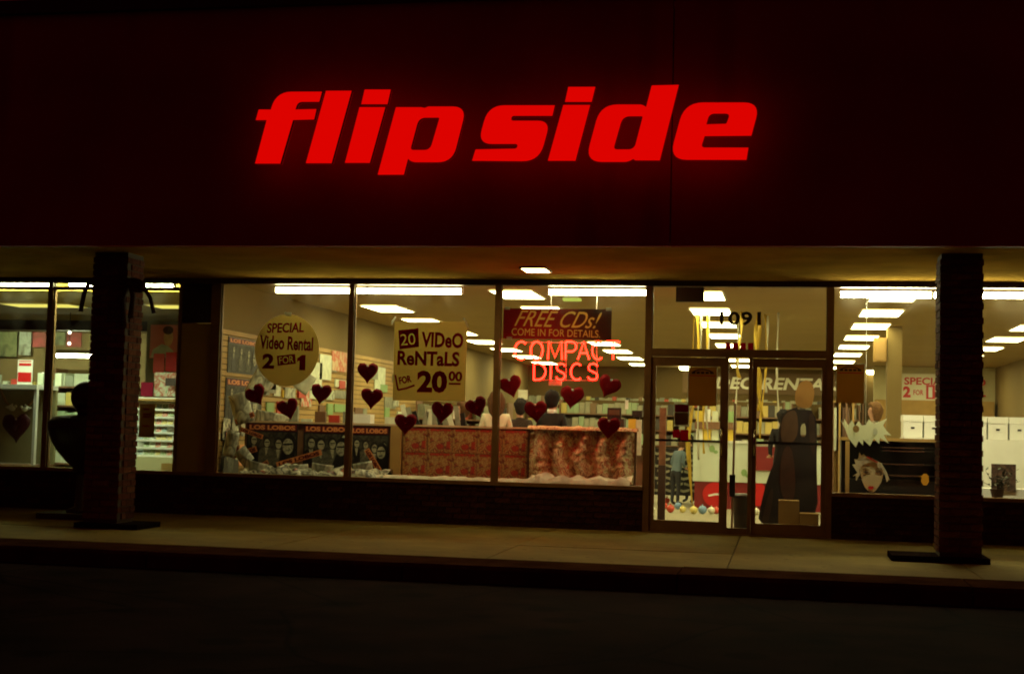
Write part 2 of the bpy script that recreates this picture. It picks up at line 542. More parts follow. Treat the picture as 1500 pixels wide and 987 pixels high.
setting('ceiling_card_shop_rear', MB().box(-16, -5.36, 6.11, 10.0, 3.0, 3.15), M_wallb, 'rear ceiling of the card shop', 'ceiling')

# ================================================================ BUILDING SHELL
bld = thing('shop_building', (0, -3.55, 0), 'one storey strip mall building with dark maroon sign fascia above glass shop windows', 'building')
fx = [-16.0, -11.2, -6.42, 1.42, 6.2, 16.0]
for a, b in zip(fx[:-1], fx[1:]):
    MB().box(a + 0.006, b - 0.006, -3.55, -3.43, 3.06, 5.6).build('fascia_panel', M_fascia, bld, origin=(a, -3.55, 3.06))
MB().box(-16, 16, -3.62, -3.3, 5.603, 5.75).build('fascia_cap', M_cap, bld, origin=(0, -3.55, 5.52))
MB().box(-16, 16, -3.425, 0.07, 3.32, 5.5).box(-16, 16, 0.071, 25.3, 3.42, 3.6).build('roof_deck', M_cap, bld, origin=(0, 0, 3.3))
sb = MB()
y = -3.42
while y < -0.09:
    sb.box(-16, 16, y, y + 0.232, 3.088, 3.12)
    y += 0.24
tag(sb.build('soffit_boards', M_soffit, bld, origin=(0, -3.4, 3.08)), kind='stuff')
MB().box(-16, 16, -3.42, -0.07, 3.122, 3.14).build('soffit_backing', M_dark, bld, origin=(0, -3.4, 3.12))
MB().box(-16, 16, -0.07, 0.07, 3.02, 3.32).build('header', M_trim, bld, origin=(0, 0, 3.02))
MB().box(-16, 0.865, -0.075, 0.12, 0.505, 0.55).build('sill', M_bronze, bld, origin=(-3, 0, 0.5))
MB().box(3.11, 16, -0.075, 0.12, 0.505, 0.55).build('sill', M_bronze, bld, origin=(6, 0, 0.5))

def mullion(x, z0, z1, w=0.07, y0=-0.055, y1=0.065):
    h = w / 2
    MB().box(x - h, x + h, y0, y1, z0, z1).box(x - h - 0.012, x - h, -0.012, 0.012, z0, z1).box(x + h, x + h + 0.012, -0.012, 0.012, z0, z1).build('mullion', M_bronze, bld, origin=(x, 0, z0))
for x in (-9.1, -7.15, -2.935, -1.01, 6.4, 9.0):
    mullion(x, 0.551, 3.019)
mullion(-4.785, 0.551, 3.019, 0.13)
mullion(-5.29, 0.551, 3.019, 0.03)
mullion(0.9, 0.0, 3.019, 0.075)
mullion(3.09, 0.0, 3.019, 0.07)
# card shop transom bar
MB().box(-16, -7.19, -0.05, 0.06, 2.93, 2.972).box(-7.11, -5.325, -0.05, 0.06, 2.93, 2.972).build('transom_bar', M_bronze, bld, origin=(-8, 0, 2.95))
# dark infill panel between the two shops
MB().box(-5.262, -4.855, -0.02, 0.05, 2.505, 3.018).build('infill_panel', M_dark, bld, origin=(-5.1, 0, 2.5))
MB().box(-5.262, -4.855, -0.025, 0.05, 0.552, 2.495).build('infill_panel', mat('olive_panel', (0.45, 0.36, 0.1), 0.5, 0.1, 3), bld, origin=(-5.1, 0, 0.55))

def pane(x0, x1, z0, z1, y=0.0):
    MB().box(x0, x1, y - 0.003, y + 0.003, z0, z1).build('pane', M_glass, bld, origin=((x0 + x1) / 2, y, z0))
pane(-16, -9.14, 0.552, 3.018); pane(-9.06, -7.19, 0.552, 2.93); pane(-7.11, -5.325, 0.552, 2.93)
pane(-9.06, -7.19, 2.973, 3.018); pane(-7.11, -5.325, 2.973, 3.018)
pane(-4.718, -2.972, 0.552, 3.018); pane(-2.898, -1.047, 0.552, 3.018); pane(-0.973, 0.86, 0.552, 3.018)
pane(0.94, 3.053, 2.252, 3.018); pane(3.127, 6.363, 0.552, 3.018); pane(6.437, 8.96, 0.552, 3.018)
# door head, sidelight
MB().box(0.939, 3.054, -0.055, 0.065, 2.155, 2.25).build('door_head', M_bronze, bld, origin=(2, 0, 2.15))
for x in (1.864, 2.15):
    MB().box(x - 0.021, x + 0.021, -0.05, 0.06, 0.0, 2.154).build('sidelight_post', M_bronze, bld, origin=(x, 0, 0))
MB().box(1.886, 2.128, -0.04, 0.05, 0.0, 0.085).build('sidelight_rail', M_bronze, bld, origin=(2, 0, 0))
pane(1.886, 2.128, 0.086, 2.153)

def door(x0, x1, hinge):
    d = MB()
    d.box(x0, x0 + 0.055, -0.03, 0.03, 0.012, 2.145).box(x1 - 0.055, x1, -0.03, 0.03, 0.012, 2.145)
    d.box(x0 + 0.055, x1 - 0.055, -0.03, 0.03, 2.04, 2.145).box(x0 + 0.055, x1 - 0.055, -0.03, 0.03, 0.012, 0.15)
    o = d.build('door', M_bronze, bld, origin=((x0 + x1) / 2, 0, 0))
    MB().box(x0 + 0.056, x1 - 0.056, -0.003, 0.003, 0.151, 2.039).build('pane', M_glass, o, origin=((x0 + x1) / 2, 0, 0.15))
    b = MB()
    b.box(x0 + 0.03, x1 - 0.03, 0.055, 0.08, 1.11, 1.14)
    b.box(x0 + 0.03, x0 + 0.05, 0.031, 0.056, 1.112, 1.138).box(x1 - 0.05, x1 - 0.03, 0.031, 0.056, 1.112, 1.138)
    b.build('push_bar', M_black, o, origin=((x0 + x1) / 2, 0, 1.1))
    hx = x1 - 0.03 if hinge == 'l' else x0 + 0.03
    MB().tube([(hx, -0.031, 0.95), (hx, -0.085, 0.97), (hx, -0.09, 1.12), (hx, -0.085, 1.27), (hx, -0.031, 1.29)], 0.012, 8).build('handle', M_steel, o, origin=(hx, -0.05, 0.95), smooth=True)
door(0.943, 1.842, 'l')
door(2.173, 3.054, 'r')
# threshold
MB().box(0.938, 3.054, -0.09, 0.08, 0.0, 0.011).build('threshold', M_bronze, bld, origin=(2, 0, 0))

# ---- house number and sticker row on the transom
t = thing('address_number', (2.012, -0.006, 2.554), 'dark house number 1091 stuck on the glass above the doors', 'number')
text('1091', mat('number_vinyl', (0.05, 0.04, 0.02), 0.5), t, (2.015, -0.006, 2.634), 0.50, 0.17, bold=0.03, name='digits', space=1.05)
t = thing('sticker_row', (1.999, 0.012, 2.253), 'row of four small dark square stickers above the door head', 'stickers')
for k in range(4):
    c = Vector((1.870, 0.012, 2.294)) + Vector((0.0915 * k, 0, 0.0))
    MB().box(c.x - 0.032, c.x + 0.032, 0.006, 0.008, c.z - 0.043, c.z + 0.043).build('sticker', M_ink, t, origin=c)

# ---- soffit light
t = thing('soffit_light', (-0.32, -1.28, 3.088), 'small square recessed light glowing in the walkway soffit', 'ceiling light')
MB().box(-0.46, -0.18, -1.49, -1.07, 3.07, 3.087).build('diffuser', M_soflight, t)
f = MB()
f.box(-0.48, -0.46, -1.51, -1.05, 3.066, 3.087).box(-0.18, -0.16, -1.51, -1.05, 3.066, 3.087).box(-0.46, -0.18, -1.51, -1.49, 3.066, 3.087).box(-0.46, -0.18, -1.07, -1.05, 3.066, 3.087)
f.build('frame', M_trim, t)

# ================================================================ BRICKWORK
BL, BH, BD = 0.198, 0.062, 0.09
def brick_mesh(L, name):
    mb = MB().box(0, L, 0, BD, 0, BH)
    return mb.mesh(name)
brick_me = {}
def brick(L, M, mi, parent, dark=False):
    key = (round(L, 3), mi, dark)
    if key not in brick_me:
        me = brick_mesh(L, 'brick')
        me.materials.append((M_dbrick if dark else M_brick)[mi])
        brick_me[key] = me
    o = bpy.data.objects.new('brick', brick_me[key])
    C.objects.link(o)
    o.parent = parent
    o.matrix_local = M
    return o
RND = random.Random(5)
def course_run(parent, start, direction, normal, length, z, odd, dark=False):
    """lays one course of bricks along direction from start (parent space); faces point along normal"""
    d, n = Vector(direction), Vector(normal)
    x = 0.0
    first = odd
    while x < length - 0.02:
        L = 0.094 if first else BL
        first = False
        L = min(L, length - x - 0.003)
        if L < 0.04: break
        j = RND.uniform(-0.0025, 0.0035)
        p = Vector(start) + d * x + n * j
        M = Matrix(((d.x, -n.x, 0, p.x), (d.y, -n.y, 0, p.y), (d.z, -n.z, 1, z), (0, 0, 0, 1)))
        brick(L, M, RND.choice((0, 0, 0, 1, 1, 2)), parent, dark)
        x += L + 0.011

def column(x0, label, near_side):
    w, y0, dpt, h = 0.425, -2.8, 0.42, 3.06
    t = thing('brick_column', (x0 + w / 2, y0 + dpt / 2, 0), label, 'column', 'brick columns holding up the walkway roof')
    MB().box(x0 + 0.012, x0 + w - 0.012, y0 + 0.012, y0 + dpt - 0.012, 0.0, 3.085).build('mortar_core', M_mortar, t)
    hidden = MB()
    pitch = BH + 0.0115
    n = int(h / pitch)
    for k in range(n):
        z = 0.1 + k * pitch
        if z + BH > 3.08: break
        o = k % 2 == 1
        course_run(t, (-w / 2, -dpt / 2, 0), (1, 0, 0), (0, -1, 0), w, z, o)
        sx = w / 2 if near_side == 'right' else -w / 2
        if near_side == 'right':
            course_run(t, (sx, -dpt / 2 + 0.095, 0), (0, 1, 0), (1, 0, 0), dpt - 0.095, z, not o)
        else:
            course_run(t, (sx, dpt / 2, 0), (0, -1, 0), (-1, 0, 0), dpt - 0.095, z, not o)
        ox = x0 if near_side == 'right' else x0 + w - 0.09
        for q in range(2):
            hidden.box(ox, ox + 0.09, y0 + 0.1 + q * 0.16, y0 + 0.25 + q * 0.16, z, z + BH)
            hidden.box(x0 + 0.095 + q * 0.12, x0 + 0.205 + q * 0.12, y0 + dpt - 0.09, y0 + dpt, z, z + BH)
    tag(hidden.build('rear_bricks', M_brick[0], t), kind='stuff')
    return t
colL = column(-5.125, 'left brick column beside the card shop, with a ribbon bow near its top', 'right')
colR = column(4.08, 'right brick column standing before the last shop window', 'left')
MB().box(-5.17, -4.42, -2.9, -2.3, 0.004, 0.06).build('plinth', M_base, colL)
MB().box(3.62, 4.56, -2.9, -2.3, 0.004, 0.06).build('plinth', M_base, colR)

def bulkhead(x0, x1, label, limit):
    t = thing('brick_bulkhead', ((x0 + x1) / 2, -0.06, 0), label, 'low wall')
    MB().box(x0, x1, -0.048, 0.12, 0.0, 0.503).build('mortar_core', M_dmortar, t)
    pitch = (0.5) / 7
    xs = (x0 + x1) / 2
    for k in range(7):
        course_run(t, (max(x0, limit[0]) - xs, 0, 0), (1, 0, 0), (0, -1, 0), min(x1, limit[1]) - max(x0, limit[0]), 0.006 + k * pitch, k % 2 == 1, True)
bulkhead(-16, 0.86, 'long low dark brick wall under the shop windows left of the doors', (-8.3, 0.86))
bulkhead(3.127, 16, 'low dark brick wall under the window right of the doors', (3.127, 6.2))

# ================================================================ SIGN
SIGN = [
 ('f', [rounded([(-2.794, 3.853), (-2.686, 4.301), (-2.804, 4.303), (-2.776, 4.411), (-2.645, 4.408), (-2.597, 4.592, 0.169), (-2.106, 4.583), (-2.131, 4.480), (-2.360, 4.484, 0.050), (-2.383, 4.404), (-2.158, 4.405), (-2.179, 4.299), (-2.404, 4.297), (-2.524, 3.850)])]),
 ('l', [rounded([(-2.250, 3.851), (-2.062, 4.591), (-1.792, 4.586), (-1.978, 3.848)])]),
 ('i', [rounded([(-1.836, 3.850), (-1.702, 4.416), (-1.433, 4.411), (-1.576, 3.847)]), rounded([(-1.684, 4.447), (-1.654, 4.596), (-1.382, 4.590), (-1.411, 4.442)])]),
 ('p', [rounded([(-1.489, 3.726), (-1.321, 4.409), (-1.060, 4.404), (-1.023, 4.396), (-0.986, 4.410), (-0.593, 4.403, 0.142), (-0.722, 3.844, 0.151), (-1.147, 3.849, 0.057), (-1.180, 3.886), (-1.218, 3.724)]), rounded([(-1.160, 3.972, 0.039), (-1.080, 4.299, 0.071), (-0.866, 4.296, 0.018), (-0.954, 3.970, 0.064)])]),
 ('s', [rounded([(-0.522, 3.857), (-0.490, 3.970), (-0.070, 3.973, 0.028), (-0.063, 4.020, 0.028), (-0.468, 4.025, 0.144), (-0.371, 4.411, 0.164), (0.297, 4.399), (0.275, 4.295), (-0.132, 4.302, 0.024), (-0.139, 4.253, 0.024), (0.256, 4.246, 0.124), (0.155, 3.844, 0.170)])]),
 ('i', [rounded([(0.241, 3.849), (0.382, 4.401), (0.648, 4.396), (0.515, 3.846)]), rounded([(0.398, 4.432), (0.427, 4.580), (0.695, 4.575), (0.662, 4.427)])]),
 ('d', [rounded([(1.340, 3.841), (1.510, 4.578), (1.247, 4.577), (1.197, 4.366), (1.160, 4.391, 0.028), (0.751, 4.399, 0.170), (0.610, 3.833, 0.170), (1.032, 3.829, 0.040), (1.081, 3.858), (1.101, 3.844)]), rounded([(0.885, 3.953, 0.040), (0.971, 4.279, 0.072), (1.167, 4.276, 0.016), (1.089, 3.951, 0.060)])]),
 ('e', [rounded([(2.168, 3.837), (2.185, 3.955), (1.733, 3.961, 0.040), (1.767, 4.072), (2.211, 4.070), (2.291, 4.390, 0.156), (1.569, 4.404, 0.180), (1.429, 3.845, 0.176)]), rounded([(1.781, 4.186), (1.808, 4.291, 0.052), (2.008, 4.288, 0.048), (1.972, 4.189, 0.012)])]),
]
t = thing('shop_sign', (-0.7, -3.55, 4.05), 'large glowing red lowercase sign on the dark fascia above the windows', 'sign')
STUDS = [(-2.548, 4.450), (-2.017, 4.263), (-1.631, 4.182), (-1.302, 4.159)] + [(-0.091, 4.164), (0.482, 4.155), (1.351, 4.303), (1.591, 4.119)]
for (ch, loops), stud in zip(SIGN, STUDS):
    cx = sum(p[0] for p in loops[0]) / len(loops[0])
    body = fill('letter', loops, 0.025, M_signside, t, (0, -3.922, 0), UX, UZ, origin=(cx, -3.9, 4.05))
    fill('letter_face', loops, 0.003, M_sign, body, (0, -3.951, 0), UX, UZ, origin=(cx, -3.95, 4.05))
    fill('added_back_glow', loops, 0.003, M_added_glow, body, (0, -3.893, 0), UX, UZ, origin=(cx, -3.89, 4.05))  # added glowing back; letters stand off so its glow spreads on the fascia
    st = MB().tube([(stud[0], -3.89, stud[1]), (stud[0], -3.551, stud[1])], 0.012, 6)
    st.build('mounting_rod', M_signside, body, origin=(cx, -3.75, 4.05))
# ================================================================ LIGHTS OF THE SHOPS
ORD = ['first', 'second', 'third', 'fourth', 'fifth', 'sixth', 'seventh', 'eighth', 'ninth']
def ceiling_light(x, y, w, l, z, label, m=None, group='recessed ceiling light panels of the store'):
    t = thing('ceiling_light', (x, y, z), label, 'ceiling light', group)
    MB().box(x - w / 2, x + w / 2, y - l / 2, y + l / 2, z - 0.012, z - 0.006).build('diffuser', m or M_tube, t)
    f = MB()
    e = 0.022
    f.box(x - w / 2 - e, x - w / 2, y - l / 2 - e, y + l / 2 + e, z - 0.014, z - 0.001).box(x + w / 2, x + w / 2 + e, y - l / 2 - e, y + l / 2 + e, z - 0.014, z - 0.001)
    f.box(x - w / 2, x + w / 2, y - l / 2 - e, y - l / 2, z - 0.014, z - 0.001).box(x - w / 2, x + w / 2, y + l / 2, y + l / 2 + e, z - 0.014, z - 0.001)
    f.build('frame', M_white, t)
    return t
rows = [('leftmost', [-3.82, 0.0]), ('second from left', [-1.22, 0.0]), ('middle', [1.4, 0.0]), ('fourth from left', [4.02, 0.0]), ('rightmost', [6.72, 0.0])]
ys = [2.55, 5.15, 7.85, 10.8, 13.75, 16.7, 19.9, 23.2]
for name, (x, _) in rows:
    for k, y in enumerate(ys):
        if name == 'leftmost' and k == 0: continue
        if name == 'rightmost' and k > 6: continue
        xx = x - 0.02 * y if name == 'leftmost' else (x - 0.011 * y if name == 'second from left' else x)
        ceiling_light(xx, y, 0.6, 1.18, 3.16, 'ceiling light panel %s from the window in the %s row' % (ORD[k], name))

def strip(x0, x1, y, z, label, m=None, group='long tube lights hung just inside the windows'):
    t = thing('strip_light', ((x0 + x1) / 2, y, z), label, 'strip light', group)
    MB().box(x0, x1, y - 0.035, y + 0.035, z, z + 0.062).build('diffuser', m or M_strip_tube, t)
    MB().box(x0 - 0.015, x1 + 0.015, y - 0.04, y + 0.04, z + 0.064, min(3.16, z + 0.15)).build('housing', M_white, t)
    MB().box(x0 - 0.015, x0 - 0.001, y - 0.04, y + 0.04, z - 0.003, z + 0.063).box(x1 + 0.001, x1 + 0.015, y - 0.04, y + 0.04, z - 0.003, z + 0.063).build('end_cap', M_white, t)
SZ = (-2.773, 0.150, 2.959)[2] - 0.032
strip(-4.03, -2.80, 0.15, SZ, 'long tube light at the top of the first display window above the round poster')
strip(-2.77, -1.53, 0.15, SZ, 'long tube light above the rectangular twenty video rentals poster')
strip(-0.39, 0.84, 0.15, SZ, 'long tube light above the free discs banner left of the doors')
strip(3.22, 4.28, 0.15, SZ - 0.005, 'long tube light at the top of the window right of the doors', M_strip_bright)
strip(4.32, 5.6, 0.15, SZ - 0.005, 'long tube light seen at the right edge beyond the right column', M_strip_bright)
strip(-8.9, -7.25, 0.2, 3.004, 'tube light above the transom bar left of the left column', M_tube_w, 'tube lights of the card shop')
strip(-7.0, -5.5, 0.2, 3.004, 'tube light above the transom bar right of the left column', M_tube_w, 'tube lights of the card shop')
strip((-11.718, 8.600, 2.446)[0], (-10.748, 8.600, 2.461)[0], 8.6, (-11.481, 8.600, 2.450)[2] - 0.03, 'white shelf light glowing low at the back of the card shop', M_tube_w, 'tube lights of the card shop')
strip((-13.604, 8.600, 2.972)[0], (-12.819, 8.600, 2.981)[0], 8.6, (-12.999, 8.600, 2.979)[2] - 0.03, 'white tube light at the left edge high in the card shop', M_tube_w, 'tube lights of the card shop')
ceiling_light(-8.75, 2.65, 1.15, 0.62, 2.95, 'yellowish ceiling panel left of the left column in the card shop', M_tube_y, 'yellow ceiling panels of the card shop')
ceiling_light(-6.35, 2.65, 1.15, 0.62, 2.95, 'yellowish ceiling panel right of the left column in the card shop', M_tube_y, 'yellow ceiling panels of the card shop')
ceiling_light(-11.2, 2.65, 1.15, 0.62, 2.95, 'yellowish ceiling panel farthest left in the card shop', M_tube_y, 'yellow ceiling panels of the card shop')
t = thing('globe_lights', (-9.021, 4.000, 2.751), 'two small round bulbs hanging one above the other in the card shop', 'hanging lights')
b = Vector((-9.014, 4.000, 2.615)); b2 = Vector((-9.012, 4.000, 2.435))
MB().sph(b, 0.028).build('bulb', M_bulb, t, origin=b, smooth=True)
MB().sph(b2, 0.028).build('bulb', M_bulb, t, origin=b2, smooth=True)
MB().tube([b2, b, (b.x, b.y, 2.95)], 0.006, 6).build('cord', M_black, t)
c = Vector((1.375, 0.350, 2.963))
t = thing('ceiling_box', (c.x, 0.35, 3.16), 'dark square box hanging from the ceiling behind the glass above the left door', 'box')
MB().box(c.x - 0.175, c.x + 0.175, 0.31, 0.38, c.z - 0.10, 3.15).build('body', M_dark, t)
MB().box(c.x - 0.15, c.x + 0.15, 0.305, 0.309, c.z - 0.08, c.z + 0.07).build('back_plate', M_trim, t)
c = Vector((-0.166, 0.600, 3.012))
t = thing('ceiling_bracket_box', (c.x, 0.6, 3.16), 'small dark box with green lamp fixed to the ceiling above the free discs banner', 'box')
MB().box(c.x - 0.09, c.x + 0.09, 0.53, 0.67, c.z - 0.085, 3.15).build('body', M_dark, t)
MB().box(c.x - 0.115, c.x + 0.115, 0.55, 0.69, c.z - 0.12, c.z - 0.087).build('lamp', emit('green_lamp', (0.6, 0.7, 0.1), 0.8), t)
for P, lab in (((-0.250, 24.135, 3.160), 'small round ceiling lamp glowing through the left door'), ((5.096, 24.769, 3.160), 'small round ceiling lamp glowing left of the inner column'), ((6.589, 22.949, 3.160), 'small round ceiling lamp glowing above the special banner')):
    o = MB().lathe([(0.16, -0.1), (0.2, -0.05), (0.2, -0.003)], P, 16).build('downlight', M_tube, origin=P)
    tag(o, lab, 'ceiling light', 'round ceiling lamps')

# ================================================================ WINDOW POSTERS
def rect(cx, cy, w, h): return [(cx - w / 2, cy - h / 2), (cx + w / 2, cy - h / 2), (cx + w / 2, cy + h / 2), (cx - w / 2, cy + h / 2)]
# round poster
c = Vector((-3.819, 0.030, 2.162))
R1, R2 = 0.44, 0.47
t = thing('round_poster', c, 'round tan paper poster advertising special video rental 2 for 1', 'poster')
MB().prism(ell(0, 0, R1, R2, 44), c, UX, UZ, 0.003).build('sheet', M_paper, t)
MB().prism(rect(0, R2, 0.09, 0.05), c + Vector((0, -0.002, 0)), UX, UZ, 0.001).build('tape', M_tape, t)
Q = 1 / 116.2
text('SPECIAL', M_ink, t, (-3.847, 0.026, 2.456), 59 * Q, 15 * Q, 0.03, 0.03, 0.1)
text('Video Rental', M_ink, t, (-3.826, 0.026, 2.256), 85 * Q, 21 * Q, -0.03, 0.03)
text('2', M_ink, t, (-4.065, 0.026, 2.016), 19 * Q, 23 * Q, 0.0, 0.045)
fill('lettering', [[(-0.03, -0.1), (0.05, -0.1), (0.05, 0.1), (0.0, 0.1), (-0.065, 0.055), (-0.065, 0.01), (-0.03, 0.025)]], 0.0008, M_ink, t, (-3.607, 0.026, 2.005), UX, UZ)
q = Vector((-3.818, 0.026, 2.038))
M8 = Matrix.Rotation(0.12, 2)
cut_text('FOR', M_ink, t, q, 23 * Q, 10.5 * Q, [tuple(M8 @ Vector(p)) for p in rect(0, 0, 29 * Q, 15 * Q)], q, 0.12, 0.03, name='block')
# rectangular poster
c = Vector((-1.897, 0.030, 2.050))
t = thing('video_rental_poster', c, 'rectangular tan poster reading 20 video rentals for 20.00', 'poster')
MB().prism([(-0.475, -0.51), (0.475, -0.5), (0.48, 0.51), (-0.48, 0.5)], c, UX, UZ, 0.003).build('sheet', M_paper, t)
a = Vector((-2.411, 0.024, 2.508)); b = Vector((-2.360, 0.024, 2.614))
MB().tube([a, (a.x + 0.01, 0.024, a.z + 0.05), b], 0.012, 6).build('tape', M_tape, t)
a = Vector((-1.412, 0.024, 2.493)); b = Vector((-1.469, 0.024, 2.605))
MB().tube([a, (a.x - 0.02, 0.024, a.z + 0.06), b], 0.012, 6).build('tape', M_tape, t)
q = Vector((-2.193, 0.026, 2.326))
cut_text('20', M_ink, t, q, 23 * Q, 17 * Q, [(-0.13, 0.115), (-0.105, -0.13), (0.15, -0.095), (0.135, 0.145)], q, 0.1, 0.02, name='block')
text('VIDeO', M_ink, t, (-1.738, 0.026, 2.323), 64 * Q, 23 * Q, -0.02, 0.035)
text('ReNTaLS', M_ink, t, (-1.915, 0.026, 2.085), 95 * Q, 22 * Q, -0.01, 0.035)
text('20', M_ink, t, (-1.857, 0.026, 1.789), 46 * Q, 33 * Q, 0.0, 0.045)
text('00', M_ink, t, (-1.555, 0.026, 1.864), 21 * Q, 15 * Q, -0.04, 0.04)
MB().prism(rect(0, 0, 0.155, 0.025), (-1.562, 0.027, 1.769), UX, UZ, 0.001).build('underline', M_ink, t)
text('FOR', M_ink, t, (-2.213, 0.026, 1.809), 19 * Q, 11 * Q, 0.2, 0.04)
q = Vector((-2.346, 0.026, 1.868)); q1 = Vector((-2.303, 0.026, 1.676)); q2 = Vector((-2.089, 0.026, 1.741))
MB().tube([q, q1], 0.012, 6).tube([q1, ((q1.x + q2.x) / 2, 0.026, (q1.z + q2.z) / 2 - 0.01), q2], 0.012, 6).build('bracket_stroke', M_ink, t)
# banner
c = Vector((-0.266, 0.050, 2.546))
t = thing('free_discs_banner', c, 'dark red and brown banner reading FREE CDs! come in for details', 'banner')
HW, HH = 0.69, 0.192
MB().prism(rect(0, 0, 2 * HW, 2 * HH), c, UX, UZ, 0.002).build('sheet', mat('banner_letter', (0.75, 0.56, 0.22), 0.6, trans=0.6), t)
M_ban = bpy.data.materials.new('banner_print')
M_ban.use_nodes = True
nt = M_ban.node_tree
tc = nt.nodes.new('ShaderNodeTexCoord'); sx = nt.nodes.new('ShaderNodeSeparateXYZ'); rp = nt.nodes.new('ShaderNodeValToRGB')
mr = nt.nodes.new('ShaderNodeMapRange'); mr.inputs['From Min'].default_value = -HW; mr.inputs['From Max'].default_value = HW
rp.color_ramp.elements[0].position = 0.5; rp.color_ramp.elements[0].color = (0.42, 0.01, 0.015, 1)
rp.color_ramp.elements[1].position = 0.75; rp.color_ramp.elements[1].color = (0.16, 0.035, 0.012, 1)
tl = nt.nodes.new('ShaderNodeBsdfTranslucent'); mx = nt.nodes.new('ShaderNodeMixShader'); mx.inputs['Fac'].default_value = 0.6
nt.links.new(tc.outputs['Object'], sx.inputs[0]); nt.links.new(sx.outputs['X'], mr.inputs['Value']); nt.links.new(mr.outputs[0], rp.inputs['Fac'])
nt.links.new(rp.outputs['Color'], nt.nodes['Principled BSDF'].inputs['Base Color']); nt.links.new(rp.outputs['Color'], tl.inputs['Color'])
nt.links.new(nt.nodes['Principled BSDF'].outputs[0], mx.inputs[1]); nt.links.new(tl.outputs[0], mx.inputs[2]); nt.links.new(mx.outputs[0], nt.nodes['Material Output'].inputs['Surface'])
cut_text('FREE CDs!', M_ban, t, (-0.258, 0.049, 2.607), 129 * Q, 24 * Q, rect(0, 0, 2 * HW, 2 * HH), c + Vector((0, -0.002, 0)), -0.02, 0.015, 0.28, [('COME IN FOR DETAILS.', (-0.281, 0.049, 2.434), 131 * Q, 10.5 * Q, -0.015, 0.015, 0.0)])
for P in ((-0.909, 0.044, 2.739), (0.387, 0.044, 2.737), (-0.873, 0.044, 2.361)):
    MB().prism(rect(0, 0, 0.07, 0.035), P, UX, UZ, 0.001).build('tape', M_tape, t)

# ================================================================ NEON SIGN
NEON = {
 'C': lambda: [ell(0.5, 0.5, 0.5, 0.5, 20, 0.9, 2 * PI - 0.9)],
 'O': lambda: [ell(0.5, 0.5, 0.48, 0.5, 24)],
 'M': lambda: [[(0, 0), (0.06, 1), (0.5, 0.12), (0.94, 1), (1, 0)]],
 'P': lambda: [[(0, 0), (0, 1)], [(0, 1)] + [(0.45 + 0.5 * math.cos(a), 0.72 + 0.28 * math.sin(a)) for a in [PI / 2 - PI * i / 10 for i in range(11)]] + [(0, 0.44)]],
 'A': lambda: [[(0, 0), (0.5, 1), (1, 0)], [(0.2, 0.36), (0.8, 0.36)]],
 'T': lambda: [[(0, 1), (1, 1)], [(0.5, 1), (0.5, 0)]],
 'D': lambda: [[(0, 0), (0, 1)] + [(0.3 + 0.7 * math.cos(a), 0.5 + 0.5 * math.sin(a)) for a in [PI / 2 - PI * i / 14 for i in range(15)]] + [(0, 0)]],
 'I': lambda: [[(0.5, 0), (0.5, 1)]],
 'S': lambda: [[(0.95, 0.85), (0.75, 0.98), (0.5, 1), (0.2, 0.95), (0.05, 0.78), (0.15, 0.6), (0.5, 0.5), (0.85, 0.4), (0.97, 0.22), (0.8, 0.04), (0.5, 0), (0.2, 0.03), (0.03, 0.17)]],
}
t = thing('neon_sign', (-0.159, 0.220, 2.079), 'glowing orange red neon tube sign reading COMPACT DISCS', 'neon sign')
def neon_letter(ch, a, b):
    a, b = Vector(a), Vector(b)
    mb = MB()
    for pl in NEON[ch]():
        pts = [(a.x + (b.x - a.x) * p[0], 0.22, a.z + (b.z - a.z) * p[1]) for p in pl]
        mb.tube(pts, 0.0085, 8, closed=(ch == 'O'))
    mb.build('letter_tube', M_neon, t, origin=((a.x + b.x) / 2, 0.22, a.z), smooth=True)
neon_letter('C', (-0.832, 0.220, 2.102), (-0.662, 0.220, 2.328))
neon_letter('O', (-0.628, 0.220, 2.105), (-0.467, 0.220, 2.330))
neon_letter('M', (-0.402, 0.220, 2.108), (-0.219, 0.220, 2.334))
neon_letter('P', (-0.175, 0.220, 2.112), (-0.032, 0.220, 2.336))
neon_letter('A', (-0.016, 0.220, 2.114), (0.127, 0.220, 2.338))
neon_letter('C', (0.165, 0.220, 2.117), (0.317, 0.220, 2.341))
neon_letter('T', (0.347, 0.220, 2.120), (0.514, 0.220, 2.343))
neon_letter('D', (-0.576, 0.220, 1.846), (-0.426, 0.220, 2.052))
neon_letter('I', (-0.386, 0.220, 1.850), (-0.334, 0.220, 2.053))
neon_letter('S', (-0.291, 0.220, 1.851), (-0.173, 0.220, 2.056))
neon_letter('C', (-0.102, 0.220, 1.855), (0.049, 0.220, 2.059))
neon_letter('S', (0.114, 0.220, 1.859), (0.242, 0.220, 2.062))
a = Vector((-0.713, 0.235, 2.324)); b = Vector((0.494, 0.235, 2.323)); c2 = Vector((-0.560, 0.235, 1.843)); d2 = Vector((0.236, 0.235, 1.849))
MB().tube([a, b], 0.006, 6).tube([c2, d2], 0.006, 6).tube([a + Vector((0.35, 0, 0)), (a.x + 0.33, 0.235, 3.0)], 0.004, 6).tube([b - Vector((0.3, 0, 0)), (b.x - 0.28, 0.235, 3.0)], 0.004, 6).tube([Vector((-0.176, 0.235, 2.340)), Vector((-0.165, 0.235, 1.846))], 0.006, 6).tube([Vector((0.216, 0.235, 2.345)), Vector((0.236, 0.235, 1.853))], 0.006, 6).build('hanging_frame', mat('neon_frame', (0.5, 0.45, 0.4), 0.4), t)
q = Vector((-0.307, 0.250, 1.809))
MB().box(q.x - 0.08, q.x + 0.08, 0.24, 0.3, q.z - 0.03, q.z + 0.03).build('transformer', M_white, t)

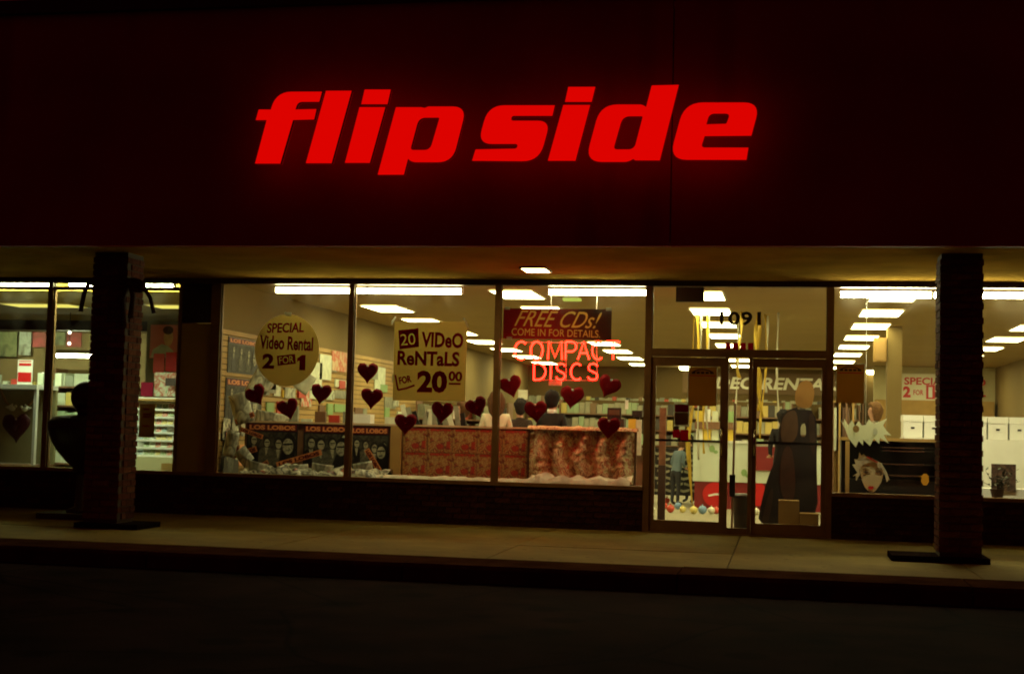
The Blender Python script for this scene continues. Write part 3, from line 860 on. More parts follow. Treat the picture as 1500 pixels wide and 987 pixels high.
# ================================================================ HEARTS
def heart_pts(w, h, n=40):
    pts = []
    for i in range(n):
        a = 2 * PI * i / n
        pts.append((16 * math.sin(a) ** 3 / 32 * w, (13 * math.cos(a) - 5 * math.cos(2 * a) - 2 * math.cos(3 * a) - math.cos(4 * a) + 2.5) / 29 * h))
    return pts
def heart(c, rot, w, label, group='red card hearts stuck on the window'):
    c = Vector(c)
    t = thing('paper_heart', c, label, 'heart', group)
    M2 = Matrix.Rotation(rot, 2)
    pts = [tuple(M2 @ Vector(p)) for p in heart_pts(w, w * 0.98)]
    hr = random.Random(label)
    ka, kb_, kc_ = hr.uniform(0.02, 0.22), hr.uniform(-0.15, 0.18), hr.uniform(-0.12, 0.12)
    jit = [1 + hr.uniform(-0.03, 0.03) for _ in pts]
    vs, fs = [], []
    n_ = len(pts)
    for f_ in (0.0, 0.35, 0.7, 1.0):
        for (a_, b_), j_ in zip(pts, jit):
            x_, z_ = a_ * f_ * (j_ if f_ == 1.0 else 1), b_ * f_ * (j_ if f_ == 1.0 else 1)
            vs.append((c.x + x_, c.y - 0.004 + min(0.6, ka * x_ * x_ + kb_ * z_ * z_ + kc_ * x_ * z_ * 2), c.z + z_))
    for q_ in range(3):
        fs += [(q_ * n_ + i, q_ * n_ + (i + 1) % n_, (q_ + 1) * n_ + (i + 1) % n_, (q_ + 1) * n_ + i) for i in range(n_)]
    mb = MB().add(vs, fs)
    cd_ = mb.build('card', M_heart, t, smooth=True)
    cd_.modifiers.new('thick', 'SOLIDIFY').thickness = 0.003
    p = M2 @ Vector((0, w * 0.33))
    pc = c + Vector((p.x, -0.012, p.y))
    MB().sph(pc, 0.016, 8, 6).build('pin', M_pin, t, origin=pc, smooth=True)
    return t
heart((-4.208, 0.030, 1.559), 0.55, 0.29, 'tilted dark red heart directly under the left edge of the round poster')
heart((-3.763, 0.030, 1.390), 0.3, 0.29, 'dark red heart below the middle of the round poster, just above the black posters')
heart((-3.334, 0.030, 1.594), -0.12, 0.28, 'dark red heart right of and below the round poster')
heart((-2.715, 0.030, 1.879), 0.0, 0.28, 'upper heart of the pair left of the rectangular poster')
heart((-2.650, 0.030, 1.551), -0.05, 0.29, 'lower heart of the pair left of the rectangular poster')
heart((-2.191, 0.030, 1.234), 0.0, 0.29, 'dark red heart under the left corner of the rectangular poster, lowest in its window')
heart((-1.717, 0.030, 1.392), -0.08, 0.29, 'dark red heart under the middle of the rectangular poster')
heart((-1.261, 0.030, 1.463), 0.38, 0.28, 'tilted dark red heart in front of the woman in white')
heart((-0.828, 0.030, 1.735), 0.3, 0.29, 'red heart below the left end of the neon sign')
heart((-0.506, 0.030, 1.428), 0.1, 0.29, 'red heart in front of the man with a white collar')
heart((-0.055, 0.030, 1.618), -0.12, 0.3, 'red heart directly below the word DISCS')
heart((0.401, 0.030, 1.759), -0.4, 0.29, 'tilted red heart right of the neon word DISCS')
heart((0.416, 0.030, 1.246), -0.05, 0.29, 'dark red heart over the draped flowered cloth')

# ================================================================ DISPLAY BEHIND THE LEFT WINDOWS
tag(MB().box(-4.7, 0.86, 0.13, 0.78, 0.0, 0.53).build('display_platform', M_wood, origin=(-2, 0.4, 0)), 'low wooden platform behind the display windows left of the doors', 'platform')
t = thing('display_partition', (-1.9, 0.74, 0.53), 'low wooden back board of the window display with a pale top rail', 'partition')
MB().box(-4.62, 0.7, 0.72, 0.76, 0.531, 1.215).build('board', M_wood, t)
MB().box(-4.62, -0.69, 0.69, 0.79, 1.217, 1.24).build('top_rail', mat('pale_rail', (0.6, 0.42, 0.25), 0.5), t)
M_photo = [mottle('photo_pale', [(0.06, 0.06, 0.04), (0.34, 0.34, 0.24), (0.5, 0.5, 0.35), (0.16, 0.16, 0.1)], 22.0), mottle('photo_grey', [(0.02, 0.02, 0.015), (0.14, 0.14, 0.1), (0.05, 0.05, 0.035), (0.2, 0.2, 0.14)], 14.0), mottle('photo_ground', [(0.01, 0.01, 0.008), (0.07, 0.07, 0.05), (0.015, 0.012, 0.01), (0.1, 0.1, 0.07)], 8.0)]
M_strip = mat('orange_letter', (0.75, 0.28, 0.1), 0.5)
M_stripb = mat('strip_ground', (0.12, 0.01, 0.012), 0.5)
PR = random.Random(3)
def band_poster(o, u, v, w, h, label, group='black band posters of the window display', words='LOS LOBOS', cat='poster'):
    """o is the lower left corner"""
    o, u, v = Vector(o), Vector(u).normalized(), Vector(v).normalized()
    n = u.cross(v)
    t = thing('band_poster', o + u * (w / 2), label, cat, group)
    MB().prism([(0, 0), (w, 0), (w, h), (0, h)], o, u, v, 0.006).build('sheet', M_black, t)
    MB().prism([(0.02 * w, h * 0.83), (0.98 * w, h * 0.83), (0.98 * w, h * 0.98), (0.02 * w, h * 0.98)], o + n * 0.003, u, v, 0.002).build('title_strip', M_stripb, t)
    text(words, M_strip, t, o + n * 0.005 + u * (w * 0.5) + v * (h * 0.905), w * 0.9, h * 0.105, 0, 0.05, u=u, v=v)
    MB().prism([(0.03 * w, h * 0.05), (0.97 * w, h * 0.05), (0.97 * w, h * 0.8), (0.03 * w, h * 0.8)], o + n * 0.0025, u, v, 0.001).build('photo_ground', M_photo[2], t)
    mb = MB()
    k = 4
    for i in range(k):
        cx = w * (0.15 + 0.235 * i + PR.uniform(-0.02, 0.02))
        top = h * PR.uniform(0.52, 0.7)
        s = min(h, w) * PR.uniform(0.085, 0.12)
        bw = s * PR.uniform(1.5, 2.0)
        lean = s * PR.uniform(-0.8, 0.8)
        dd = 0.0045 + 0.0004 * i
        mb.prism([(cx - bw + lean, h * 0.06), (cx + bw + lean, h * 0.06), (cx + bw * 0.95, top - s * 2.0), (cx + bw * 0.5, top - s * 1.25), (cx - bw * 0.5, top - s * 1.25), (cx - bw * 0.95, top - s * 2.0)], o + n * dd, u, v, 0.001, 1 if i % 3 else 3)
        mb.prism([(cx - s * 0.1 + lean * 0.3, top - s * PR.uniform(2.0, 3.4)), (cx + s * 0.15 + lean * 0.3, top - s * PR.uniform(2.0, 3.2)), (cx + s * 0.42, top - s * 1.2), (cx - s * 0.42, top - s * 1.2)], o + n * (dd + 0.0012), u, v, 0.001, 0)
        mb.prism(ell(cx, top + s * 0.2, s * 0.95, s * 1.2, 12), o + n * (dd + 0.001), u, v, 0.001, 3)
        mb.prism(ell(cx + s * 0.1, top - s * 0.1, s * 0.68, s * 0.95, 12), o + n * (dd + 0.0024), u, v, 0.001, 0)
        mb.prism(rect(cx + s * 0.1, top + s * 0.12, s * 1.0, s * 0.22), o + n * (dd + 0.0036), u, v, 0.001, 3)
    fx_, fz_, fr_ = w * PR.uniform(0.78, 0.86), h * PR.uniform(0.42, 0.5), min(w, h) * PR.uniform(0.15, 0.19)
    mb.prism([(fx_ - fr_ * 1.5, h * 0.06), (min(w * 0.97, fx_ + fr_ * 1.4), h * 0.06), (fx_ + fr_ * 0.8, fz_ - fr_ * 0.8), (fx_ - fr_ * 0.8, fz_ - fr_ * 0.8)], o + n * 0.0095, u, v, 0.001, 3)
    mb.prism(ell(fx_, fz_ + fr_ * 0.35, fr_ * 0.95, fr_ * 1.25, 14), o + n * 0.0105, u, v, 0.001, 3)
    mb.prism(ell(fx_ - fr_ * 0.12, fz_, fr_ * 0.72, fr_ * 1.0, 14), o + n * 0.0117, u, v, 0.001, 0)
    mb.prism([(fx_ - fr_ * 0.75, fz_ + fr_ * 0.15), (fx_ + fr_ * 0.5, fz_ + fr_ * 0.2), (fx_ + fr_ * 0.5, fz_ + fr_ * 0.42), (fx_ - fr_ * 0.75, fz_ + fr_ * 0.35)], o + n * 0.013, u, v, 0.001, 3)
    mb.prism(rect(fx_ - fr_ * 0.15, fz_ - fr_ * 0.5, fr_ * 0.5, fr_ * 0.1), o + n * 0.013, u, v, 0.001, 3)
    mb.build('photo_print', M_photo + [M_black], t)
    return t
def strip_sign(P, Qq, hgt, label, y=None):
    P, Qq = Vector(P), Vector(Qq)
    u = (Qq - P); L = u.length; u.normalize()
    v = Vector((0, -1, 0)).cross(u); v.normalize()
    v = u.cross(Vector((0, 1, 0))) * -1
    if v.z < 0: v = -v
    n = u.cross(v)
    t = thing('title_strip', P, label, 'paper strip', 'paper title strips stuck over the black posters')
    MB().prism([(0, -hgt / 2), (L, -hgt / 2), (L, hgt / 2), (0, hgt / 2)], P, u, v, 0.002).build('sheet', M_strip, t)
    text('LOS LOBOS', M_stripb, t, P + u * (L / 2) + n * 0.002, L * 0.9, hgt * 0.66, 0, 0.05, u=u, v=v)
band_poster((-4.583, 0.700, 0.610), UX, UZ, 0.72, 0.60, 'black band poster with orange title, leftmost on the display board')
band_poster((-3.780, 0.700, 0.606), UX, UZ, 0.66, 0.60, 'black band poster with orange title, second on the display board, at the mullion')
band_poster((-3.122, 0.700, 0.598), UX, UZ, 0.53, 0.60, 'black band poster with orange title, third on the display board, beside the tan post')
band_poster((-5.000, 0.969, 0.470), (0, 1, 0), UZ, 0.5, 0.62, 'black band poster low on the side wall at the left corner of the window', )
strip_sign((-4.111, 0.600, 0.653), (-3.488, 0.600, 0.844), 0.075, 'long orange paper strip slanting up across the second black poster')
strip_sign((-4.704, 0.500, 0.756), (-4.361, 0.500, 0.866), 0.075, 'short orange paper strip low in the left corner of the display')
strip_sign((-4.376, 0.420, 0.567), (-4.162, 0.420, 0.700), 0.06, 'orange paper strip lying lowest at the left of the display')
strip_sign((-2.866, 0.600, 0.897), (-2.679, 0.600, 0.614), 0.075, 'steep orange paper strip across the third black poster')
strip_sign((-4.642, 0.600, 1.124), (-4.318, 0.600, 1.022), 0.06, 'orange paper strip sloping down at the top left of the black posters')
strip_sign((-3.873, 0.450, 0.582), (-3.610, 0.450, 0.653), 0.06, 'orange paper strip lying on the heap under the second black poster')
strip_sign((-4.783, 0.550, 1.010), (-4.609, 0.550, 0.795), 0.06, 'steep orange paper strip at the far left corner of the display')
strip_sign((-4.722, 0.620, 1.214), (-4.464, 0.620, 1.330), 0.07, 'pale orange strip slanting up above the leftmost black poster')
# tan corner post
tag(MB().box(-2.56, -2.42, 0.66, 0.715, 0.531, 1.21).build('display_post', M_slat, origin=(-2.49, 0.69, 0.53)), 'tan wooden post between the black posters and the red picture sheets', 'post')
# red picture sheets
RS = []
M_collage = mottle('collage_print', [(0.1, 0.012, 0.008), (0.42, 0.34, 0.12), (0.28, 0.03, 0.012), (0.42, 0.28, 0.09), (0.13, 0.02, 0.01), (0.36, 0.06, 0.02), (0.45, 0.36, 0.14)], 16.0, (1, 1, 1), 0.5, 5.0)
M_collage_red = mottle('collage_red', [(0.12, 0.01, 0.008), (0.42, 0.03, 0.012), (0.2, 0.02, 0.01)], 20.0)
M_collage_tan = mottle('collage_tan', [(0.16, 0.06, 0.02), (0.46, 0.32, 0.12), (0.3, 0.12, 0.04), (0.5, 0.38, 0.16)], 30.0)
x0, x1, z0, z1 = -2.40, -0.72, 0.56, 1.2
cw, ch_ = (x1 - x0) / 5, (z1 - z0) / 2
first = None
for r in range(2):
    for k in range(5):
        base = Vector((x0 + k * cw, 0.70, z0 + r * ch_))
        lab = 'red and tan picture sheet, %s from left in the %s row of the display' % (ORD[k], 'upper' if r else 'lower')
        if first is None:
            first = t = thing('picture_sheet', base, lab, 'poster', 'repeated red picture sheets of the window display')
            MB().box(base.x + 0.004, base.x + cw - 0.004, 0.70, 0.706, base.z + 0.004, base.z + ch_ - 0.004).build('sheet', M_collage, t)
            mb = MB()
            mb.prism(ell(cw * 0.32, ch_ * 0.66, 0.045, 0.06, 12), base + Vector((0, -0.001, 0)), UX, UZ, 0.002, 0)
            mb.prism(ell(cw * 0.72, ch_ * 0.62, 0.04, 0.055, 12), base + Vector((0, -0.001, 0)), UX, UZ, 0.002, 0)
            mb.prism(ell(cw * 0.5, ch_ * 0.25, 0.05, 0.04, 10), base + Vector((0, -0.001, 0)), UX, UZ, 0.002, 1)
            mb.prism(rect(cw * 0.5, ch_ * 0.93, cw * 0.8, 0.03), base + Vector((0, -0.001, 0)), UX, UZ, 0.002, 1)
            mb.prism(rect(cw * 0.84, ch_ * 0.3, 0.05, 0.11), base + Vector((0, -0.001, 0)), UX, UZ, 0.002, 1)
            mb.build('print', [M_collage_tan, M_collage_red], t)
        else:
            d = dup(first)
            d.location = base
            d['label'] = lab

def cloth(name, nu, nv, f, m, label, cat, origin, parent=None):
    vs = [f(i / nu, j / nv) for j in range(nv + 1) for i in range(nu + 1)]
    fs = [(j * (nu + 1) + i, j * (nu + 1) + i + 1, (j + 1) * (nu + 1) + i + 1, (j + 1) * (nu + 1) + i) for j in range(nv) for i in range(nu)]
    mb = MB().add(vs, fs)
    o = mb.build(name, m, parent, origin=origin, smooth=True)
    return tag(o, label, cat)
M_floral = mottle('flowered_cloth', [(0.22, 0.04, 0.015), (0.5, 0.38, 0.16), (0.6, 0.5, 0.26), (0.36, 0.07, 0.025), (0.62, 0.52, 0.28), (0.2, 0.03, 0.012),  (0.56, 0.45, 0.22), (0.4, 0.15, 0.05)], 11.0, (1, 1, 0.7), 0.8, 5.0)
def drape(u, v):
    x = -0.68 + 1.36 * u
    fold = 0.085 * math.sin(u * 31 + 1.6 * math.sin(v * 3.1) + 1.3 * noise.noise(Vector((u * 4, v * 2, 7))) + 0.6) * (0.35 + 0.65 * (1 - v)) + 0.05 * abs(noise.noise(Vector((u * 12, v * 7, 1)))) + 0.025 * abs(noise.noise(Vector((u * 30, v * 17, 4))))
    top = 1.235 + 0.02 * noise.noise(Vector((u * 10, 3, 2)))
    z = 0.55 + (top - 0.55) * v
    return (x, 0.60 + fold - 0.07 * (1 - v), z)
cloth('draped_cloth', 130, 60, drape, M_floral, 'flowered red and tan cloth hanging in folds behind the window left of the doors', 'cloth', (0, 0.6, 0.55))
def roll(u, v):
    a = PI * v
    x = -0.7 + 1.42 * u
    w = 0.045 + 0.02 * noise.noise(Vector((u * 12, v * 2, 5)))
    return (x, 0.63 - 0.16 * math.cos(a) * 0.6 + 0.03 * noise.noise(Vector((u * 14, v * 3, 9))), 1.22 + w * math.sin(a))
cloth('cloth_roll', 80, 8, roll, M_floral, 'bunched upper edge of the flowered cloth along the top of the partition', 'cloth', (0, 0.63, 1.22))
M_tissue = mat('white_tissue', (0.72, 0.66, 0.5), 0.7, 0.15, 12)
def tissue(u, v):
    x = -2.62 + 3.3 * u
    h = 0.03 + (0.075 if u > 0.6 else 0.015) * (0.5 + noise.noise(Vector((u * 17, v * 1.6, 3)))) + 0.012 * noise.noise(Vector((u * 45, v * 3, 1)))
    return (x, 0.14 + 0.42 * v, 0.532 + max(0.004, h * (1.2 if 0.05 < v < 0.95 else 0.15)))
cloth('crumpled_tissue', 150, 14, tissue, M_tissue, 'crumpled white tissue lying along the floor of the display window', 'tissue paper', (-1, 0.35, 0.53))
M_foil = mottle('black_white_print', [(0.03, 0.03, 0.025), (0.55, 0.55, 0.42), (0.05, 0.05, 0.04), (0.7, 0.68, 0.5), (0.03, 0.02, 0.02), (0.4, 0.12, 0.06)], 6.0, (1, 1, 1), 0.35, 2.0)
def foil(u, v):
    x = -4.45 + 1.95 * u
    h = 0.1 * (0.55 + noise.noise(Vector((u * 9, v * 2.0, 8)))) + 0.03 * noise.noise(Vector((u * 22, v * 4, 2)))
    return (x, 0.14 + 0.5 * v, 0.534 + max(0.004, h * (1.25 if 0.05 < v < 0.95 else 0.2)))
cloth('crumpled_posters', 110, 18, foil, M_foil, 'crumpled black and white posters heaped at the bottom left of the display', 'posters', (-3.4, 0.4, 0.53))

# ================================================================ SIDE WALL: SLAT BOARD AND POSTERS
t = thing('slat_board', (-5.06, 6.0, 0.6), 'tan slatted display board covering the left wall of the store', 'display board')
MB().box(-5.085, -5.07, 0.1, 13.0, 0.55, 2.5).build('backing', M_groove, t)
for k in range(24):
    z = 0.56 + k * 0.081
    MB().box(-5.07, -5.05, 0.1, 13.0, z, z + 0.066).build('slat', M_slat, t, origin=(-5.06, 6, z))
VV = (0, 1, 0)
band_poster((-5.040, 1.048, 1.901), VV, UZ, 1.25, 0.5, 'upper black and white band poster high on the slatted side wall')
band_poster((-5.035, 1.005, 1.210), VV, UZ, 1.4, 0.62, 'lower black and white band poster on the slatted side wall above the display')
def wall_card(P, w, h, m, label, d=0.02, name='wall_card', cat='card', group='cards and packets hanging on the slatted wall'):
    P = Vector(P)
    o = MB().box(-5.045, -5.045 + d, P.y - w / 2, P.y + w / 2, P.z - h / 2, P.z + h / 2).build(name, m, origin=P)
    return tag(o, label, cat, group)
M_pkt = [mat('packet_white', (0.62, 0.66, 0.5), 0.4, 0.15, 9), mat('packet_yellow', (0.7, 0.5, 0.06), 0.4), mat('packet_red', (0.5, 0.05, 0.03), 0.4), mat('packet_grey', (0.25, 0.25, 0.18), 0.4, 0.3, 9), mat('packet_green', (0.25, 0.4, 0.16), 0.4), mat('packet_brown', (0.16, 0.08, 0.04), 0.4)]
wall_card((-5.040, 5.318, 2.170), 0.62, 0.42, M_pkt[0], 'tall white card on the slatted wall right of the round poster')
wall_card((-5.040, 6.211, 2.307), 1.1, 0.34, mottle('pink_print', [(0.6, 0.2, 0.12), (0.65, 0.5, 0.3), (0.6, 0.12, 0.06), (0.65, 0.55, 0.35)], 5.0), 'pink and white picture card on the slatted wall beside the first mullion')
wall_card((-5.040, 4.838, 1.978), 0.6, 0.5, M_pkt[0], 'white card half hidden behind the right edge of the round poster')
wall_card((-5.040, 8.638, 2.105), 0.7, 0.45, M_pkt[0], 'pale card on the slatted wall right of the upper heart of the pair')
wall_card((-5.040, 2.864, 1.826), 0.4, 0.22, M_pkt[0], 'white card on the slatted wall left below the round poster')
wall_card((-5.040, 3.455, 1.668), 0.35, 0.12, M_pkt[1], 'yellow packet on the slatted wall below the round poster')
wall_card((-5.040, 2.812, 1.762), 0.3, 0.2, M_pkt[3], 'grey packet on the slatted wall under the round poster')
wall_card((-5.040, 6.330, 1.930), 0.9, 0.13, M_pkt[0], 'upper white packet row right of the tilted heart')
wall_card((-5.040, 6.312, 1.738), 0.9, 0.14, M_pkt[3], 'grey packet row below the white packets by the first mullion')
wall_card((-5.040, 6.337, 1.500), 0.9, 0.14, M_pkt[4], 'greenish packet row lowest by the first mullion')
wall_card((-5.040, 7.327, 1.432), 0.5, 0.2, M_pkt[5], 'dark packet on the wall left of the lower heart of the pair')
wall_card((-5.040, 9.412, 1.666), 0.8, 0.22, M_pkt[3], 'grey packet left of the rectangular poster')
# hanging toy-like red and white figure card
o = wall_card((-5.040, 4.394, 1.640), 0.5, 0.3, mottle('mixed_print', [(0.1, 0.08, 0.05), (0.6, 0.55, 0.4), (0.6, 0.06, 0.03), (0.3, 0.3, 0.2)], 7.0), 'red, grey and white packet left of the tilted heart')

M_curl = mottle('curled_photo_print', [(0.04, 0.04, 0.03), (0.62, 0.64, 0.5), (0.2, 0.2, 0.15), (0.7, 0.72, 0.56), (0.06, 0.05, 0.04)], 5.0, (1, 1, 0.6), 0.35, 2.0)
def curled(P, w, h, rot, curl, label, m=None):
    P = Vector(P)
    M2 = Matrix.Rotation(rot, 4, 'Y')
    def f(u, v):
        a = (u - 0.5) * curl
        q = M2 @ Vector((math.sin(a) * w / max(curl, 0.1), -math.cos(a) * w / max(curl, 0.1) + w / max(curl, 0.1), (v - 0.5) * h))
        return tuple(P + q)
    o = cloth('curled_poster', 12, 6, f, m or M_curl, label, 'poster', P)
    o.modifiers.new('thick', 'SOLIDIFY').thickness = 0.002
    o['group'] = 'curled posters and papers heaped in the left window'
curled((-4.504, 0.900, 1.876), 0.22, 0.7, 0.5, 1.6, 'curled silver poster slanting down beside the left edge of the round poster')
curled((-4.653, 0.600, 1.399), 0.3, 0.42, -0.3, 1.2, 'curled black and white poster at the lower left beside the first tilted heart')
curled((-4.371, 1.000, 1.807), 0.16, 0.45, 0.75, 1.4, 'narrow curled pale paper just under the left rim of the round poster')
curled((-4.278, 0.750, 1.281), 0.5, 0.16, 0.15, 1.0, 'curled dark print lying on top of the display board behind the lowest left heart')
curled((-4.720, 0.450, 0.920), 0.2, 0.35, 0.2, 1.5, 'small curled poster standing at the left end of the display')
curled((-4.511, 0.400, 0.763), 0.22, 0.22, -0.7, 1.8, 'crumpled print leaning at the bottom left of the display')
curled((-4.313, 0.300, 0.626), 0.35, 0.16, 0.25, 1.8, 'curled grey print on the heap beneath the leftmost black poster')
curled((-3.764, 0.300, 0.607), 0.4, 0.13, -0.1, 1.6, 'curled pale print on the heap beneath the second black poster')
curled((-3.410, 0.360, 0.634), 0.34, 0.12, 0.12, 1.7, 'curled pale print on the heap left of the first mullion')
curled((-2.851, 0.360, 0.650), 0.3, 0.16, -0.2, 1.7, 'curled print on the heap right of the first mullion')
curled((-4.313, 2.200, 1.815), 0.25, 0.3, 0.6, 0.8, 'pale paper edge hanging behind the lower right rim of the round poster', M_pkt[0])

t = thing('pegged_packets', (-5.045, 6.0, 1.3), 'rows of small mixed packets pegged along the slatted side wall', 'packets')
kr2 = random.Random(77)
for row in range(4):
    y_ = 2.2 + kr2.uniform(0, 0.5)
    while y_ < 12.5:
        w_ = kr2.uniform(0.28, 0.6)
        if kr2.random() < 0.55:
            z_ = 1.36 + row * 0.245 + kr2.uniform(-0.03, 0.03)
            h_ = kr2.uniform(0.13, 0.21)
            MB().box(-5.046, -5.03 + kr2.uniform(0, 0.02), y_, y_ + w_ * 0.8, z_, z_ + h_).build('packet', [M_pkt[0], M_pkt[3], M_pkt[3], M_pkt[5], M_pkt[2], M_pkt[1], M_curl, M_curl, M_pkt[4]][kr2.randrange(9)], t, origin=(-5.04, y_, z_))
        y_ += w_ + 0.08
t = thing('small_posters', (-5.045, 1.2, 0.6), 'scatter of small black and white posters low on the side wall at the window corner', 'posters')
for k in range(12):
    y_ = 0.2 + 0.33 * (k % 6) + kr2.uniform(-0.08, 0.08)
    z_ = 0.62 + 0.33 * (k // 6) + kr2.uniform(-0.06, 0.06)
    M = Matrix.Translation((-5.03 + 0.002 * k, y_, z_)) @ Matrix.Rotation(kr2.uniform(-0.5, 0.5), 4, 'X')
    MB().box(0, 0.0015, 0, 0.26, 0, 0.3, 0, M).build('poster', [M_curl, M_photo[1], M_foil, M_strip][kr2.choice((0, 0, 1, 2, 2, 3))], t, origin=(-5.03, y_, z_))
# ================================================================ PEOPLE
M_hair = {'dark': mat('dark_hair', (0.007, 0.004, 0.003), 0.9, 0.3, 30), 'brown': mat('brown_hair', (0.1, 0.042, 0.012), 0.9, 0.3, 30), 'sandy': mat('sandy_hair', (0.13, 0.06, 0.018), 0.9, 0.3, 30)}
M_cloth = {'white': mat('white_shirt', (0.72, 0.68, 0.5), 0.8, 0.06, 9), 'black': mat('black_jacket', (0.006, 0.004, 0.004), 0.8), 'grey': mat('grey_sweater', (0.25, 0.22, 0.15), 0.85, 0.1, 9), 'blue': mat('blue_jacket', (0.12, 0.17, 0.2), 0.8, 0.1, 9), 'brown': mat('brown_jacket', (0.03, 0.015, 0.008), 0.8, 0.1, 9), 'trousers': mat('dark_trousers', (0.03, 0.03, 0.035), 0.85), 'shoes': mat('dark_shoes', (0.02, 0.015, 0.012), 0.5)}
M_eye = mat('eye', (0.03, 0.02, 0.015), 0.2)
M_lip = mat('lip', (0.4, 0.1, 0.08), 0.5)

def person(loc, rz, h, top, hair, label, long_hair=0.0, bend=0.0, reach=0.16):
    t = thing('person', loc, label, 'person')
    t.rotation_euler = (0, 0, rz)
    k = h / 1.78
    V, E, R = [], [], []
    def node(p, r, parent=None):
        V.append(Vector(p) * k); R.append(r * k)
        if parent is not None: E.append((parent, len(V) - 1))
        return len(V) - 1
    bx = lambda z: bend * max(0, z - 0.95)
    pel = node((0, 0, 0.95), 0.125)
    bel = node((0, 0.01 + bx(1.12), 1.12), 0.12, pel)
    che = node((0, 0.0 + bx(1.3), 1.3), 0.135, bel)
    nb = node((0, -0.005 + bx(1.44), 1.44), 0.07, che)
    nk = node((0, 0.005 + bx(1.51), 1.51), 0.052, nb)
    jaw = node((0, 0.03 + bx(1.58), 1.585), 0.068, nk)
    sk = node((0, 0.012 + bx(1.66), 1.665), 0.088, jaw)
    node((0, 0.0 + bx(1.72), 1.725), 0.066, sk)
    ns = node((0, 0.1 + bx(1.63), 1.635), 0.016, jaw)
    for s in (-1, 1):
        node((s * 0.083, 0.0 + bx(1.63), 1.635), 0.017, sk)
        sh = node((s * 0.165, -0.005 + bx(1.4), 1.405), 0.066, che)
        el = node((s * 0.215, 0.0 + bx(1.12), 1.13), 0.046, sh)
        wr = node((s * 0.2, reach + bx(1.0), 1.0), 0.03, el)
        pm = node((s * 0.19, reach + 0.06 + bx(1.0), 0.985), 0.03, wr)
        for q in range(4):
            f1 = node((s * (0.165 + 0.019 * q), reach + 0.115 + bx(1.0), 0.975), 0.0095, pm)
            node((s * (0.163 + 0.02 * q), reach + 0.145 - 0.006 * abs(q - 1.5) + bx(1.0), 0.955), 0.008, f1)
        th = node((s * 0.15, reach + 0.06 + bx(1.0), 0.98), 0.011, wr)
        node((s * 0.14, reach + 0.1 + bx(1.0), 0.97), 0.009, th)
        hp = node((s * 0.088, 0, 0.88), 0.095, pel)
        kn = node((s * 0.1, 0.02, 0.5), 0.06, hp)
        an = node((s * 0.105, -0.01, 0.1), 0.043, kn)
        node((s * 0.12, 0.15, 0.045), 0.04, an)
    me = bpy.data.meshes.new('body')
    me.from_pydata(V, E, [])
    ob = bpy.data.objects.new('tmp', me)
    C.objects.link(ob)
    ob.modifiers.new('skin', 'SKIN').use_smooth_shade = True
    for i, r in enumerate(R):
        me.skin_vertices[0].data[i].radius = (r, r)
        me.skin_vertices[0].data[i].use_root = (i == 0)
    ss = ob.modifiers.new('sub', 'SUBSURF'); ss.levels = 1; ss.render_levels = 1
    dg = bpy.context.evaluated_depsgraph_get()
    bm_ = bpy.data.meshes.new_from_object(ob.evaluated_get(dg))
    bpy.data.objects.remove(ob)
    bm_.name = 'body'
    bm_.materials.clear()
    for m in (M_cloth[top], M_skin, M_cloth['trousers'], M_cloth['shoes']): bm_.materials.append(m)
    for p in bm_.polygons:
        c = p.center / k
        mi = 0
        if c.z > 1.475: mi = 1
        elif c.z < 0.09: mi = 3
        elif abs(c.x) > 0.125 and c.y > reach * 0.9 and c.z < 1.06 and c.z > 0.85: mi = 1
        elif c.z < 0.93 and c.y < reach: mi = 2
        p.material_index = mi
        p.use_smooth = True
    b = bpy.data.objects.new('body', bm_)
    C.objects.link(b)
    b.parent = t
    LOC[b.name] = LOC[t.name]
    # hair: a shell over the skull, open at the face
    mb = MB()
    hv = []
    c = Vector((0, -0.008 + bx(1.68), 1.675)) * k
    nu, nv = 18, 12
    vs, fs = [], []
    for i in range(nv + 1):
        th = PI * i / nv
        for j in range(nu):
            a = 2 * PI * j / nu
            d = Vector((math.sin(th) * math.cos(a), math.sin(th) * math.sin(a), math.cos(th)))
            n_ = 1 + 0.16 * noise.noise(d * 2.6 + Vector((h * 7, 0, 0))) + 0.06 * noise.noise(d * 9)
            p = c + Vector((d.x * 0.107, d.y * 0.118, d.z * 0.112)) * k * n_
            if long_hair and d.z < 0.1 and d.y < 0.5:
                p.z -= long_hair * k * (0.1 - d.z); p.x *= 1.0 + long_hair; p.y -= 0.1 * long_hair
            if not long_hair and d.z < -0.2 and d.y < 0.3: p.z -= 0.05 * k; p.x *= 0.8
            if d.y > 0.35 and d.z < 0.45: p = c + (p - c) * 0.72
            vs.append(p)
    for i in range(nv):
        for j in range(nu):
            fs.append((i * nu + j, (i + 1) * nu + j, (i + 1) * nu + (j + 1) % nu, i * nu + (j + 1) % nu))
    hm = MB().add(vs, fs).mesh('hair')
    hm.materials.append(M_hair[hair])
    hm.polygons.foreach_set('use_smooth', [True] * len(hm.polygons))
    ho = bpy.data.objects.new('hair', hm); C.objects.link(ho); ho.parent = t
    em = MB()
    for s in (-1, 1): em.sph(Vector((s * 0.033, 0.098 + bx(1.66), 1.662)) * k, 0.012 * k, 8, 6)
    em.sph(Vector((0, 0.094 + bx(1.58), 1.578)) * k, (0.024 * k, 0.01 * k, 0.008 * k), 8, 6, 1)
    fm = em.mesh('face_features')
    fm.materials.append(M_eye); fm.materials.append(M_lip)
    fo = bpy.data.objects.new('face_features', fm); C.objects.link(fo); fo.parent = t
    return t
def floor_at(p, z=0.0): return (p[0], p[1], z)
person(floor_at((-1.363, 1.750, 1.569)), 0.15, 1.74, 'white', 'brown', 'person with long brown hair and a white shirt seen from behind over the display board', long_hair=0.2)
